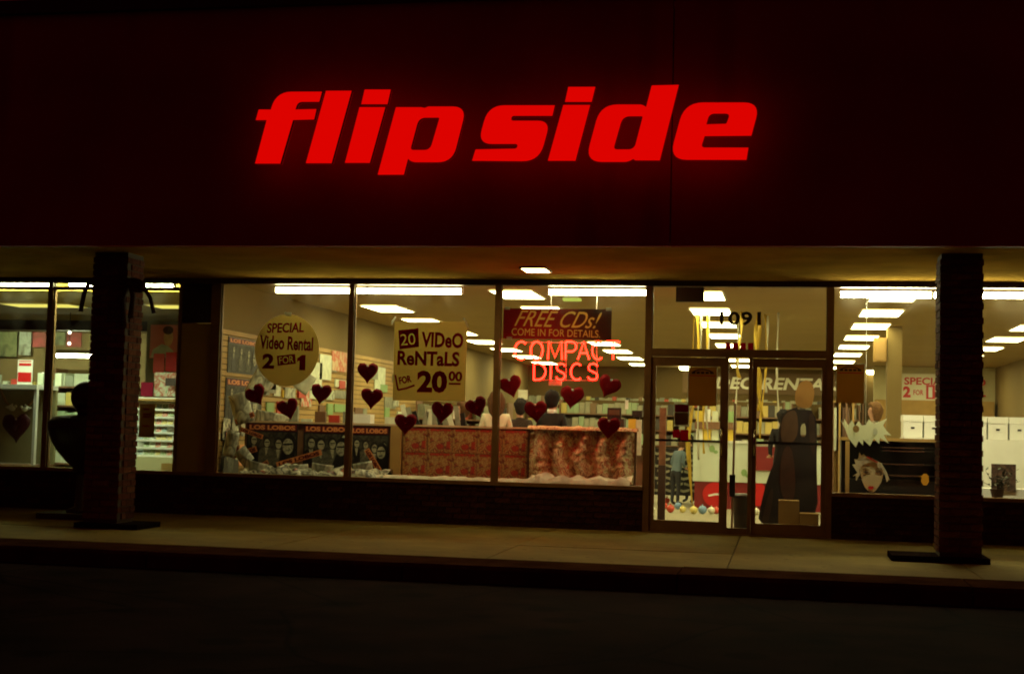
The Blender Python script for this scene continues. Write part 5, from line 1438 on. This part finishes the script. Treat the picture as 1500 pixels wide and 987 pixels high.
# starburst
SB = [(3.231, 1.453), (3.277, 1.385), (3.292, 1.447), (3.337, 1.363), (3.382, 1.434), (3.420, 1.358), (3.464, 1.420), (3.502, 1.367), (3.548, 1.376), (3.584, 1.446), (3.644, 1.386), (3.801, 1.459), (3.756, 1.373), (3.794, 1.313), (3.854, 1.253), (3.765, 1.258), (3.825, 1.153), (3.720, 1.219), (3.713, 1.143), (3.646, 1.210), (3.602, 1.116), (3.519, 1.191), (3.519, 1.122), (3.466, 1.174), (3.430, 1.096), (3.369, 1.172), (3.338, 1.217), (3.300, 1.323)]
t = thing('paper_starburst', (3.547, 0.500, 1.292), 'spiky white paper starburst hanging above the face cut-out', 'decoration')
fill('sheet', [SB], 0.003, mat('starburst_paper', (0.85, 0.88, 0.74), 0.6, 0.05, 12, trans=0.62), t, (0, 0.5, 0), UX, UZ)
c = Vector((3.432, 0.490, 1.322)); MB().prism(ell(0, 0, 0.04, 0.045, 10), c, UX, UZ, 0.001).build('print', M_tan, t)
c = Vector((3.661, 0.490, 1.294)); MB().prism(ell(0, 0, 0.03, 0.045, 10), c, UX, UZ, 0.001).build('print', M_pkt[0], t)
c = Vector((3.547, 0.500, 1.392)); MB().tube([c, (c.x, 0.5, 3.15)], 0.003, 5).build('thread', M_tape, t)
# inner column, speaker
t = thing('store_column', (4.42, 7.95, 0), 'square tan column inside the store at the right window', 'column')
MB().box(4.31, 4.56, 7.85, 8.1, 0.0, 3.163).build('shaft', M_wall, t)
MB().box(4.29, 4.58, 7.83, 8.12, 0.0, 0.12).build('skirting', M_wood, t)
a = Vector((4.084, 7.900, 2.956)); b = Vector((4.296, 7.900, 2.542))
t = thing('wall_speaker', ((a.x + b.x) / 2, 7.95, (a.z + b.z) / 2), 'tan box loudspeaker mounted on the left face of the inner column', 'speaker')
MB().box(a.x, b.x, 7.8, 8.05, b.z, a.z).build('cabinet', M_tan, t)
MB().box(a.x + 0.02, b.x - 0.02, 7.79, 7.799, b.z + 0.02, a.z - 0.02).build('grille', mat('speaker_cloth', (0.33, 0.2, 0.07), 0.9), t)
MB().box(b.x + 0.001, 4.309, 7.9, 8.0, (a.z + b.z) / 2 - 0.03, (a.z + b.z) / 2 + 0.03).build('bracket', M_black, t)
# special banner on the rear right wall
a = Vector((5.588, 21.900, 2.250)); b = Vector((6.995, 21.900, 2.972))
t = thing('special_banner', ((a.x + b.x) / 2, 21.95, (a.z + b.z) / 2), 'white banner with red lettering SPECIAL VIDEO RENTAL 2 for 1 on the rear right wall', 'banner')
MB().box(a.x, b.x + 0.7, 21.94, 21.95, a.z, b.z).build('sheet', mat('banner_white', (0.75, 0.72, 0.55), 0.6), t)
text('SPECIAL VIDEO', M_redb, t, (a.x + 1.2, 21.935, b.z - 0.2), 2.1, 0.2, 0, 0.03)
text('2', M_redb, t, (a.x + 0.22, 21.935, a.z + 0.23), 0.2, 0.3, 0, 0.05)
text('FOR', M_redb, t, (a.x + 0.52, 21.935, a.z + 0.22), 0.26, 0.14, 0, 0.02)
MB().box(a.x + 0.72, a.x + 0.95, 21.934, 21.938, a.z + 0.05, a.z + 0.42).build('block', M_redb, t)
text('1', M_white, t, (a.x + 0.83, 21.93, a.z + 0.23), 0.1, 0.28, 0, 0.05)
text('RENTAL', M_redb, t, (a.x + 1.75, 21.935, a.z + 0.25), 1.0, 0.22, 0, 0.03)
tag(MB().box(4.96, 8.0, 21.5, 21.93, 0.0, 2.25).build('tan_shelf_unit', M_tan, origin=(6.5, 21.7, 0)), 'plain tan unit against the rear right wall under the white banner', 'cabinet')
tag(MB().box(4.2, 8.0, 3.0, 3.6, 0.0, 1.235).build('white_counter', M_white, origin=(6, 3.3, 0)), 'white fronted counter carrying a row of white boxes at the right', 'counter')
for k, lab in enumerate(('white lidded box, first right of the inner column on the white counter', 'white lidded box, second right of the inner column on the white counter', 'white lidded box on the white counter hidden behind the right brick column', 'white lidded box just right of the right brick column', 'white lidded box at the right edge of the picture on the white counter', 'white lidded box beyond the right edge of the picture')):
    x = 4.2 + 0.285 * k
    t = thing('white_box', (x + 0.13, 3.2, 1.235), lab, 'box', 'white lidded boxes standing in a row on the counter')
    MB().box(x, x + 0.262, 3.05, 3.42, 1.237, 1.46).build('body', M_white, t)
    MB().box(x - 0.006, x + 0.268, 3.043, 3.427, 1.462, 1.55).build('lid', M_white, t)
    MB().box(x + 0.105, x + 0.155, 3.042, 3.049, 1.36, 1.385).build('hand_hole', M_black, t)
a = Vector((5.129, 1.200, 0.613)); b = Vector((5.424, 1.200, 0.930))
tag(MB().box(a.x, b.x, 1.19, 1.21, a.z - 0.02, b.z).build('dark_picture', mottle('dark_picture_print', [(0.02, 0.012, 0.01), (0.12, 0.06, 0.04), (0.03, 0.015, 0.01), (0.16, 0.09, 0.05)], 9.0), origin=a), 'dark picture standing low behind the plant at the right edge', 'picture')
tag(MB().box(4.9, 7.0, 1.215, 1.6, 0.0, 0.62).build('low_stand', M_white, origin=(5.5, 1.4, 0)), 'low white stand behind the dark picture at the right edge', 'stand')
# plant
def plant(c, h, spread, n, label, m_leaf, m_stem, name='potted_plant', seed=1, potted=True):
    r = random.Random(seed)
    c = Vector(c)
    t = thing(name, c, label, 'plant')
    st, lf = MB(), MB()
    for i in range(n):
        a = r.uniform(0, 2 * PI)
        tip = c + Vector((math.cos(a) * spread * r.uniform(0.3, 1), math.sin(a) * spread * 0.5 * r.uniform(0.3, 1), h * r.uniform(0.55, 1)))
        mid = (c + tip) / 2 + Vector((0, 0, h * 0.15))
        b0 = c + Vector((0, 0, 0.08))
        st.tube([b0, mid, tip], [0.006, 0.004, 0.002], 5)
        for q in range(7):
            u = 0.3 + 0.7 * q / 6
            p = b0.lerp(mid, u * 2) if u < 0.5 else mid.lerp(tip, u * 2 - 1)
            d = Vector((r.uniform(-1, 1), r.uniform(-1, 1), r.uniform(-0.3, 0.8))).normalized()
            s = d.cross(Vector((0, 0, 1))).normalized() if abs(d.z) < 0.95 else Vector((1, 0, 0))
            L = r.uniform(0.05, 0.09)
            lf.add([p, p + d * L * 0.5 + s * L * 0.22, p + d * L, p + d * L * 0.5 - s * L * 0.22], [(0, 1, 2, 3)])
    st.build('stems', m_stem, t)
    tag(lf.build('leaves', m_leaf, t), kind='stuff')
    MB().lathe([(0.06, 0.0), (0.085, 0.1), (0.09, 0.11)], c, 16).build('pot', M_dark, t)
M_leafd = mat('dark_leaf', (0.03, 0.035, 0.015), 0.6, 0.3, 20)
a = Vector((5.087, 0.380, 0.576))
plant((a.x, 0.38, 0.531), 0.36, 0.3, 16, 'dark leafy plant standing on the window platform at the right edge', M_leafd, M_dark)

a = Vector((3.340, 6.000, 1.237)); b = Vector((3.657, 6.000, 1.773))
t = thing('wooden_shelf', ((a.x + b.x) / 2, 6.0, 0), 'tan wooden shelf with dividers seen under the notice right of the doors', 'shelf')
MB().box(a.x, b.x, 6.2, 6.25, 0.0, b.z).build('back', M_tan, t)
for k in range(4):
    x = a.x + (b.x - a.x) * k / 3
    MB().box(x - 0.015, x + 0.015, 6.0, 6.199, 0.0, b.z).build('divider', [M_wood, M_slat][k % 2], t, origin=(x, 6, 0))
MB().box(a.x - 0.02, b.x + 0.02, 6.0, 6.25, b.z + 0.001, b.z + 0.03).build('top', M_slat, t)
for k in range(2):
    x = a.x + (b.x - a.x) * (k + 0.5) / 3
    MB().box(x - 0.1, x + 0.1, 6.05, 6.19, 1.0, b.z - 0.08).build('cover', [M_pkt[0], M_pkt[5]][k], t, origin=(x, 6.1, 1))
M_gift = [mat('gift_white', (0.72, 0.78, 0.6), 0.5, 0.1, 8), mat('gift_grey', (0.42, 0.46, 0.36), 0.5, 0.2, 8), mat('gift_green', (0.5, 0.66, 0.42), 0.5), mat('gift_brown', (0.3, 0.18, 0.08), 0.5), mat('gift_yellow', (0.7, 0.55, 0.15), 0.5), mat('gift_red', (0.55, 0.07, 0.05), 0.5), mat('gift_dark', (0.1, 0.08, 0.06), 0.5)]
# ================================================================ CARD SHOP ON THE LEFT
a = Vector((-8.719, 0.500, 0.529)); b = Vector((-7.515, 0.500, 1.655))
t = thing('window_cabinet', ((a.x + b.x) / 2, 0.6, 0.0), 'white framed display box with a dark hanging heart in the card shop window', 'display box')
MB().box(a.x, b.x, 0.35, 0.95, b.z - 0.06, b.z).build('top', M_white, t)
MB().box(b.x - 0.04, b.x, 0.36, 0.42, 0.56, b.z - 0.061).build('post', M_white, t)
MB().box(a.x, b.x, 0.9, 0.94, 0.56, b.z - 0.061).build('back', mat('gauze', (0.3, 0.27, 0.13), 0.9, 0.1, 4), t)
MB().box(a.x, b.x, 0.25, 0.95, 0.0, 0.555).build('plinth', M_wood, t)
for s, (p, q) in enumerate((((-8.210, 0.600, 1.588), (-8.019, 0.600, 1.325)), ((-7.615, 0.600, 1.524), (-7.883, 0.600, 1.309)))):
    p, q = Vector(p), Vector(q)
    MB().tube([p, (p + q) / 2 - Vector((0, 0, 0.03)), q], 0.018, 8).build('swag', M_tan, t, origin=p, smooth=True)
t = heart((-7.903, 0.550, 1.043), 0.05, 0.42, 'large dark heart hanging inside the white framed box of the card shop', 'card shop hearts')
t.children[0].data = t.children[0].data.copy()
for ch in t.children:
    if ch.name.startswith('card'): ch.data.materials.clear(); ch.data.materials.append(mat('dark_heart_card', (0.05, 0.006, 0.006), 0.5, 0.1, 8))
t = thing('paper_doves', (-7.857, 0.500, 1.308), 'pair of small white doves above the dark heart in the card shop window', 'decoration')
for P, s in ((Vector((-7.951, 0.500, 1.325)), 1), (Vector((-7.765, 0.500, 1.320)), -1)):
    MB().sph(P, (0.05, 0.03, 0.035), 10, 7).sph(P + Vector((0.05 * s, 0, 0.03)), 0.022, 8, 6).prism([(-0.06 * s, -0.01), (-0.11 * s, 0.02), (-0.05 * s, 0.04), (0.0, 0.07), (0.01 * s, 0.01)], P, UX, UZ, 0.01).build('dove', mat('dove_white', (0.75, 0.75, 0.62), 0.6), t, origin=P, smooth=True)
a = Vector((-8.532, 1.600, 1.725)); b = Vector((-8.297, 1.600, 2.050))
t = thing('price_board', ((a.x + b.x) / 2, 1.6, a.z), 'white and red price board standing on the white display box', 'sign')
MB().box(a.x, b.x, 1.6, 1.62, a.z - 0.06, b.z).build('board', M_white, t)
MB().box(a.x + 0.01, b.x - 0.01, 1.594, 1.599, a.z, a.z + 0.14).build('red_field', M_redb, t)
MB().box(a.x + 0.02, b.x - 0.02, 1.594, 1.599, b.z - 0.09, b.z - 0.05).box(a.x + 0.02, b.x - 0.02, 1.594, 1.599, b.z - 0.03, b.z - 0.015).build('red_lines', M_redb, t)
c = Vector((-8.366, 2.000, 1.824))
t = thing('orange_lamp', (c.x, 2.0, c.z - 0.12), 'orange jar with a small bright lamp on top beside the left mullion', 'lamp')
MB().lathe([(0.05, 0), (0.06, 0.06), (0.05, 0.12), (0.03, 0.13)], (c.x, 2.0, c.z - 0.14), 14).build('jar', mat('orange_glaze', (0.55, 0.2, 0.04), 0.4), t, smooth=True)
MB().sph((c.x + 0.02, 2.0, c.z + 0.03), 0.026).build('bulb', M_bulb, t, smooth=True)
tag(MB().box(-9.5, c.x + 0.05, 1.55, 2.3, 0.0, c.z - 0.15).build('card_table', M_white, origin=(-8.5, 1.9, 0)), 'white table inside the card shop behind the display box', 'table')
gx0, gx1 = (-8.457, 2.600, 1.333)[0], (-7.666, 2.600, 1.350)[0]
shelf_unit(gx0, gx1, 2.6, 0.4, 0.5, (-8.261, 2.600, 1.967)[2], 5, 0.14, 'white shelf of gifts seen between the left mullion and the left column', 21, 'gift_shelf', 'shelf', 'gifts', (5, 1, 3, 1, 2, 3, 1), None, 0.7, M_gift)
t = thing('gift_row', (-8.452, 1.750, 1.701), 'row of small pale and coloured gifts standing on the card shop table', 'gifts')
gr = random.Random(31)
for k in range(11):
    c = Vector((-8.894, 1.750, 1.713)); x = c.x - 0.5 + 0.14 * k
    MB().box(x, x + gr.uniform(0.07, 0.12), 1.72, 1.8, Vector((-8.366, 2.000, 1.824)).z - 0.149, c.z + gr.uniform(-0.02, 0.16)).build('gift', M_gift[gr.choice((0, 0, 2, 4, 5, 1))], t, origin=(x, 1.75, c.z))
shelf_unit(-11.2, -7.6, 6.5, 0.4, 0.5, 1.8, 4, 0.2, 'low shelf of coloured goods at the far left of the card shop', 22, 'gift_shelf', 'shelf', 'gifts', (5, 2, 5, 1, 2, 3, 0), None, 0.8, M_gift)
def pic(a, b, m, label, name='wall_picture', cat='picture', d=0.02, group='pictures on the back wall of the card shop'):
    a, b = Vector(a), Vector(b)
    o = MB().box(min(a.x, b.x), max(a.x, b.x), a.y, a.y + d, min(a.z, b.z), max(a.z, b.z)).build(name, m, origin=(a + b) / 2)
    return tag(o, label, cat, group)
M_pics = [mottle('olive_print', [(0.12, 0.13, 0.05), (0.2, 0.2, 0.08), (0.05, 0.05, 0.02)], 3.0), mottle('red_print', [(0.4, 0.03, 0.03), (0.25, 0.05, 0.03), (0.5, 0.06, 0.06)], 2.0), mottle('grey_print', [(0.25, 0.27, 0.2), (0.4, 0.42, 0.32), (0.12, 0.1, 0.06)], 4.0), mottle('rose_print', [(0.6, 0.15, 0.15), (0.5, 0.1, 0.1), (0.65, 0.25, 0.22)], 2.0)]
pic((-13.865, 9.900, 2.471), (-13.360, 9.900, 3.072), M_pics[0], 'dark olive picture at the far left edge on the card shop back wall')
pic((-13.315, 9.900, 2.509), (-13.044, 9.900, 3.032), M_pics[2], 'grey picture left of the left mullion on the card shop back wall')
pic((-13.011, 9.900, 2.686), (-12.692, 9.900, 3.180), M_pics[1], 'dark red picture beside the left mullion on the card shop back wall')
pic((-12.514, 9.900, 2.736), (-12.272, 9.900, 3.185), M_pics[0], 'olive picture right of the left mullion on the card shop back wall')
pic((-12.233, 9.900, 2.697), (-11.902, 9.900, 3.217), M_pics[1], 'bright red picture next to the left column on the card shop back wall')
# man poster
a = Vector((-7.823, 4.500, 2.244)); b = Vector((-7.302, 4.500, 2.797))
M_pics[3] = mottle('rose_print', [(0.75, 0.25, 0.22), (0.7, 0.2, 0.18), (0.8, 0.35, 0.3)], 2.0)
M_face2 = mat('portrait_face', (0.72, 0.45, 0.25), 0.6, 0.15, 9)
M_jkt = mat('portrait_jacket', (0.5, 0.55, 0.5), 0.6, 0.2, 7)
t = thing('portrait_poster', ((a.x + b.x) / 2, 4.5, a.z), 'rose coloured poster of a smiling man in a grey jacket in the card shop', 'poster')
MB().box(a.x, b.x, 4.5, 4.52, a.z, b.z).build('sheet', M_pics[3], t)
w = b.x - a.x; h = b.z - a.z
MB().prism(ell(w * 0.62, h * 0.62, w * 0.16, h * 0.26, 16), (a.x, 4.499, a.z), UX, UZ, 0.003).build('face_print', M_face2, t)
MB().prism(ell(w * 0.6, h * 0.84, w * 0.18, h * 0.13, 12), (a.x, 4.497, a.z), UX, UZ, 0.002).build('hair_print', M_hair['sandy'], t)
MB().prism([(0.02, 0.01), (w * 0.85, 0.01), (w * 0.8, h * 0.22), (w * 0.62, h * 0.36), (w * 0.4, h * 0.42), (w * 0.1, h * 0.25)], (a.x, 4.498, a.z), UX, UZ, 0.003).build('jacket_print', M_jkt, t)
tag(MB().box(-7.9, -5.6, 4.53, 4.6, 0.0, 2.85).build('card_shop_screen', mat('screen_panel', (0.16, 0.14, 0.07), 0.8), origin=(-7, 4.5, 0)), 'olive panel carrying the portrait poster in the card shop', 'panel')
pic((-7.472, 3.900, 1.974), (-7.285, 3.900, 2.286), M_pkt[2], 'dark red card standing below the portrait poster', 'gift_card', 'card', 0.02, 'red cards below the portrait poster')
pic((-7.261, 3.900, 2.000), (-7.039, 3.900, 2.312), M_redb, 'bright red card standing below the portrait poster', 'gift_card', 'card', 0.02, 'red cards below the portrait poster')
pic((-7.193, 2.900, 1.577), (-7.000, 2.900, 1.791), M_ink, 'dark maroon card at the edge of the left column above the card rack', 'gift_card', 'card')
pic((-7.002, 2.950, 1.582), (-6.535, 2.950, 1.949), mottle('wreath_print', [(0.15, 0.3, 0.3), (0.6, 0.66, 0.5), (0.5, 0.1, 0.06), (0.65, 0.7, 0.55), (0.2, 0.3, 0.15)], 8.0), 'pale picture with a wreath above the card rack', 'gift_card', 'card')
pic((-6.750, 2.800, 1.740), (-6.443, 2.800, 1.860), M_dark, 'small dark nameplate hanging above the card rack', 'nameplate', 'sign')
c = Vector((-6.293, 2.600, 1.948))
t = thing('arched_stand', (c.x, 2.6, 0), 'pale arched end panel at the right side of the card rack', 'stand')
MB().prism([(-0.09, -1.6), (0.09, -1.6), (0.09, 0.05), (0.06, 0.14), (0.0, 0.17), (-0.03, 0.14), (-0.04, 0.0), (-0.09, -0.03)], c, UX, UZ, 0.04).build('panel', M_white, t)
# card rack
a = Vector((-6.706, 1.600, 0.684)); b = Vector((-5.901, 1.600, 1.489))
t = thing('card_rack', ((a.x + b.x) / 2, 1.8, 0), 'white rack full of greeting cards behind the right pane of the card shop', 'card rack')
MB().box(a.x, b.x, 1.72, 1.9, 0.0, b.z + 0.05).build('back', M_white, t)
MB().box(a.x - 0.02, b.x + 0.02, 1.5, 1.71, 0.0, a.z).build('base_cabinet', mat('pale_olive', (0.5, 0.46, 0.26), 0.6), t)
MB().box(a.x, b.x, 1.55, 1.71, b.z + 0.0, b.z + 0.03).build('light_shelf', M_tan, t)
nr, nc = 7, 9
cw2 = (b.x - a.x) / nc; rh2 = (b.z - a.z - 0.03) / nr
cr = random.Random(9)
M_cards = [mottle('card_print_%s' % nm, cols, sc, detail=2.0) for nm, cols, sc in (('white', [(0.7, 0.74, 0.58), (0.6, 0.64, 0.5), (0.75, 0.78, 0.62)], 30.0), ('red', [(0.7, 0.74, 0.58), (0.5, 0.1, 0.06), (0.72, 0.74, 0.6)], 26.0), ('blue', [(0.66, 0.72, 0.58), (0.2, 0.3, 0.35), (0.72, 0.76, 0.6)], 26.0), ('green', [(0.68, 0.74, 0.55), (0.2, 0.28, 0.12), (0.72, 0.76, 0.6)], 26.0), ('yellow', [(0.7, 0.74, 0.5), (0.6, 0.45, 0.12), (0.72, 0.76, 0.6)], 26.0))]
for r in range(nr):
    z = a.z + r * rh2
    MB().box(a.x, b.x, 1.62, 1.635, z + 0.002, z + 0.03).build('pocket_lip', M_white, t, origin=(a.x, 1.62, z))
    for k in range(nc):
        if cr.random() < 0.06: continue
        M = Matrix.Translation((a.x + cw2 * (k + 0.5), 1.64, z + 0.004)) @ Matrix.Rotation(-0.3, 4, 'X') @ Matrix.Rotation(cr.uniform(-0.06, 0.06), 4, 'Y')
        MB().box(-cw2 * 0.42, cw2 * 0.42, 0, 0.004, 0, rh2 * cr.uniform(0.75, 0.95), 0, M).build('card', cr.choice(M_cards), t, origin=(a.x + cw2 * (k + 0.5), 1.64, z))
c = Vector((-5.859, 1.450, 0.836))
tag(MB().box(c.x - 0.05, c.x + 0.05, 1.42, 1.48, c.z - 0.1, c.z + 0.1).build('card_divider', M_black, origin=c), 'small black panel at the lower right of the greeting card rack', 'panel')
a = Vector((-5.835, 0.030, 0.983)); b = Vector((-5.618, 0.030, 1.421))
t = thing('window_notice', ((a.x + b.x) / 2, 0.03, a.z), 'tan notice with red lines on the card shop glass beside the left column', 'notice')
MB().box(a.x, b.x, 0.028, 0.031, a.z, b.z).build('sheet', M_note, t)
mb = MB()
for z, w_ in ((0.85, 0.6), (0.7, 0.8), (0.62, 0.7), (0.34, 0.7)):
    mb.box(a.x + 0.05, a.x + 0.05 + w_ * (b.x - a.x - 0.07), 0.025, 0.027, a.z + z * (b.z - a.z) - 0.012, a.z + z * (b.z - a.z) + 0.012)
mb.build('red_lines', M_pkt[2], t)
c = Vector((-5.869, 1.200, 0.561))
tag(MB().box(c.x - 0.14, c.x + 0.3, 1.15, 1.4, 0.0, c.z + 0.05).build('low_box', M_tan, origin=(c.x, 1.2, 0)), 'low tan box in front of the card rack base', 'box')

# ================================================================ ON THE SIDEWALK
# ride-on figure behind the left column
X0, Y0 = -5.62, -1.55
t = thing('ride_on_toy', (X0, Y0, 0), 'dark rounded ride-on toy on a pedestal half hidden behind the left brick column', 'ride-on toy')
M_ride = mat('ride_enamel', (0.04, 0.02, 0.018), 0.35, 0.2, 4)
BODYP = {"cx": -5.804, "hx": -5.773, "hz": 1.467, "neck": 1.257, "bowl": [(0.100, 0.538), (0.108, 0.618), (0.201, 0.698), (0.297, 0.811), (0.375, 0.934), (0.419, 1.074), (0.423, 1.157), (0.363, 1.227), (0.100, 1.257)]}
MB().lathe(BODYP['bowl'], (BODYP['cx'], Y0, 0), 28).build('body', M_ride, t, smooth=True)
MB().sph((BODYP['hx'], Y0, BODYP['hz']), (0.2, 0.18, 0.2), 18, 12).build('head', M_ride, t, smooth=True)
MB().tube([(BODYP['hx'] + 0.01, Y0, BODYP['hz'] - 0.05), (BODYP['hx'] + 0.03, Y0, BODYP['neck'] - 0.06)], 0.13, 14).build('neck', M_ride, t, smooth=True)
MB().lathe([(0.16, 0.0), (0.17, 0.03), (0.07, 0.07), (0.06, 0.5), (0.1, 0.62)], (BODYP['cx'], Y0, 0.075), 20).build('pedestal', M_dark, t, smooth=True)
MB().box(BODYP['cx'] - 0.42, BODYP['cx'] + 0.42, Y0 - 0.28, Y0 + 0.28, 0.005, 0.074).build('base_plate', M_dark, t)
# ribbon bow on the left column
t = thing('ribbon_bow', (-4.72, -2.82, 2.75), 'dark ribbon bow with drooping tails tied round the left brick column near its top', 'bow')
M_rib = mat('dark_ribbon', (0.06, 0.02, 0.02), 0.45, 0.2, 10)
zc = 2.74
MB().box(-5.135, -4.69, -2.822, -2.812, zc - 0.035, zc + 0.035).box(-4.69, -4.68, -2.822, -2.37, zc - 0.035, zc + 0.035).box(-5.145, -5.135, -2.822, -2.37, zc - 0.035, zc + 0.035).build('band', M_rib, t)
def ribbon(pts, w, name):
    pts = [Vector(p) for p in pts]
    vs = []
    for i, p in enumerate(pts):
        d = (pts[min(i + 1, len(pts) - 1)] - pts[max(i - 1, 0)]).normalized()
        s = d.cross(Vector((0.55, -0.8, 0.1))).normalized() * w / 2
        vs += [p - s, p + s]
    o = MB().add(vs, [(2 * i, 2 * i + 1, 2 * i + 3, 2 * i + 2) for i in range(len(pts) - 1)]).build(name, M_rib, t, origin=(-4.67, -2.84, zc), smooth=True)
    o.modifiers.new('thick', 'SOLIDIFY').thickness = 0.004
bx_, by_ = -4.66, -2.80
def loop(dx, dz, wid):
    return [(bx_ + dx * (0.5 - 0.5 * math.cos(a)) + wid * math.sin(a) * -dz, by_ - 0.05 * math.sin(a / 2), zc + dz * (0.5 - 0.5 * math.cos(a)) + wid * math.sin(a) * dx) for a in [2 * PI * i / 14 for i in range(15)]]
ribbon(loop(0.17, -0.06, 0.22), 0.08, 'loop')
ribbon(loop(-0.14, -0.03, 0.22), 0.08, 'loop')
ribbon([(bx_, by_ - 0.03, zc), (bx_ + 0.16, by_ - 0.03, zc - 0.04), (bx_ + 0.25, by_ - 0.02, zc - 0.17), (bx_ + 0.29, by_, zc - 0.34)], 0.045, 'tail')
ribbon([(bx_, by_ - 0.03, zc), (bx_ + 0.06, by_ - 0.05, zc - 0.16), (bx_ + 0.03, by_ - 0.04, zc - 0.4)], 0.06, 'tail')
ribbon([(bx_, by_ - 0.03, zc), (bx_ - 0.07, by_ - 0.05, zc - 0.18), (bx_ - 0.04, by_ - 0.04, zc - 0.5)], 0.06, 'tail')
MB().sph((bx_, by_ - 0.03, zc), (0.045, 0.035, 0.04), 10, 8).build('knot', M_rib, t, smooth=True)
ribbon([(-5.15, -2.83, zc), (-5.2, -2.84, zc - 0.12), (-5.24, -2.83, zc - 0.33)], 0.05, 'tail')
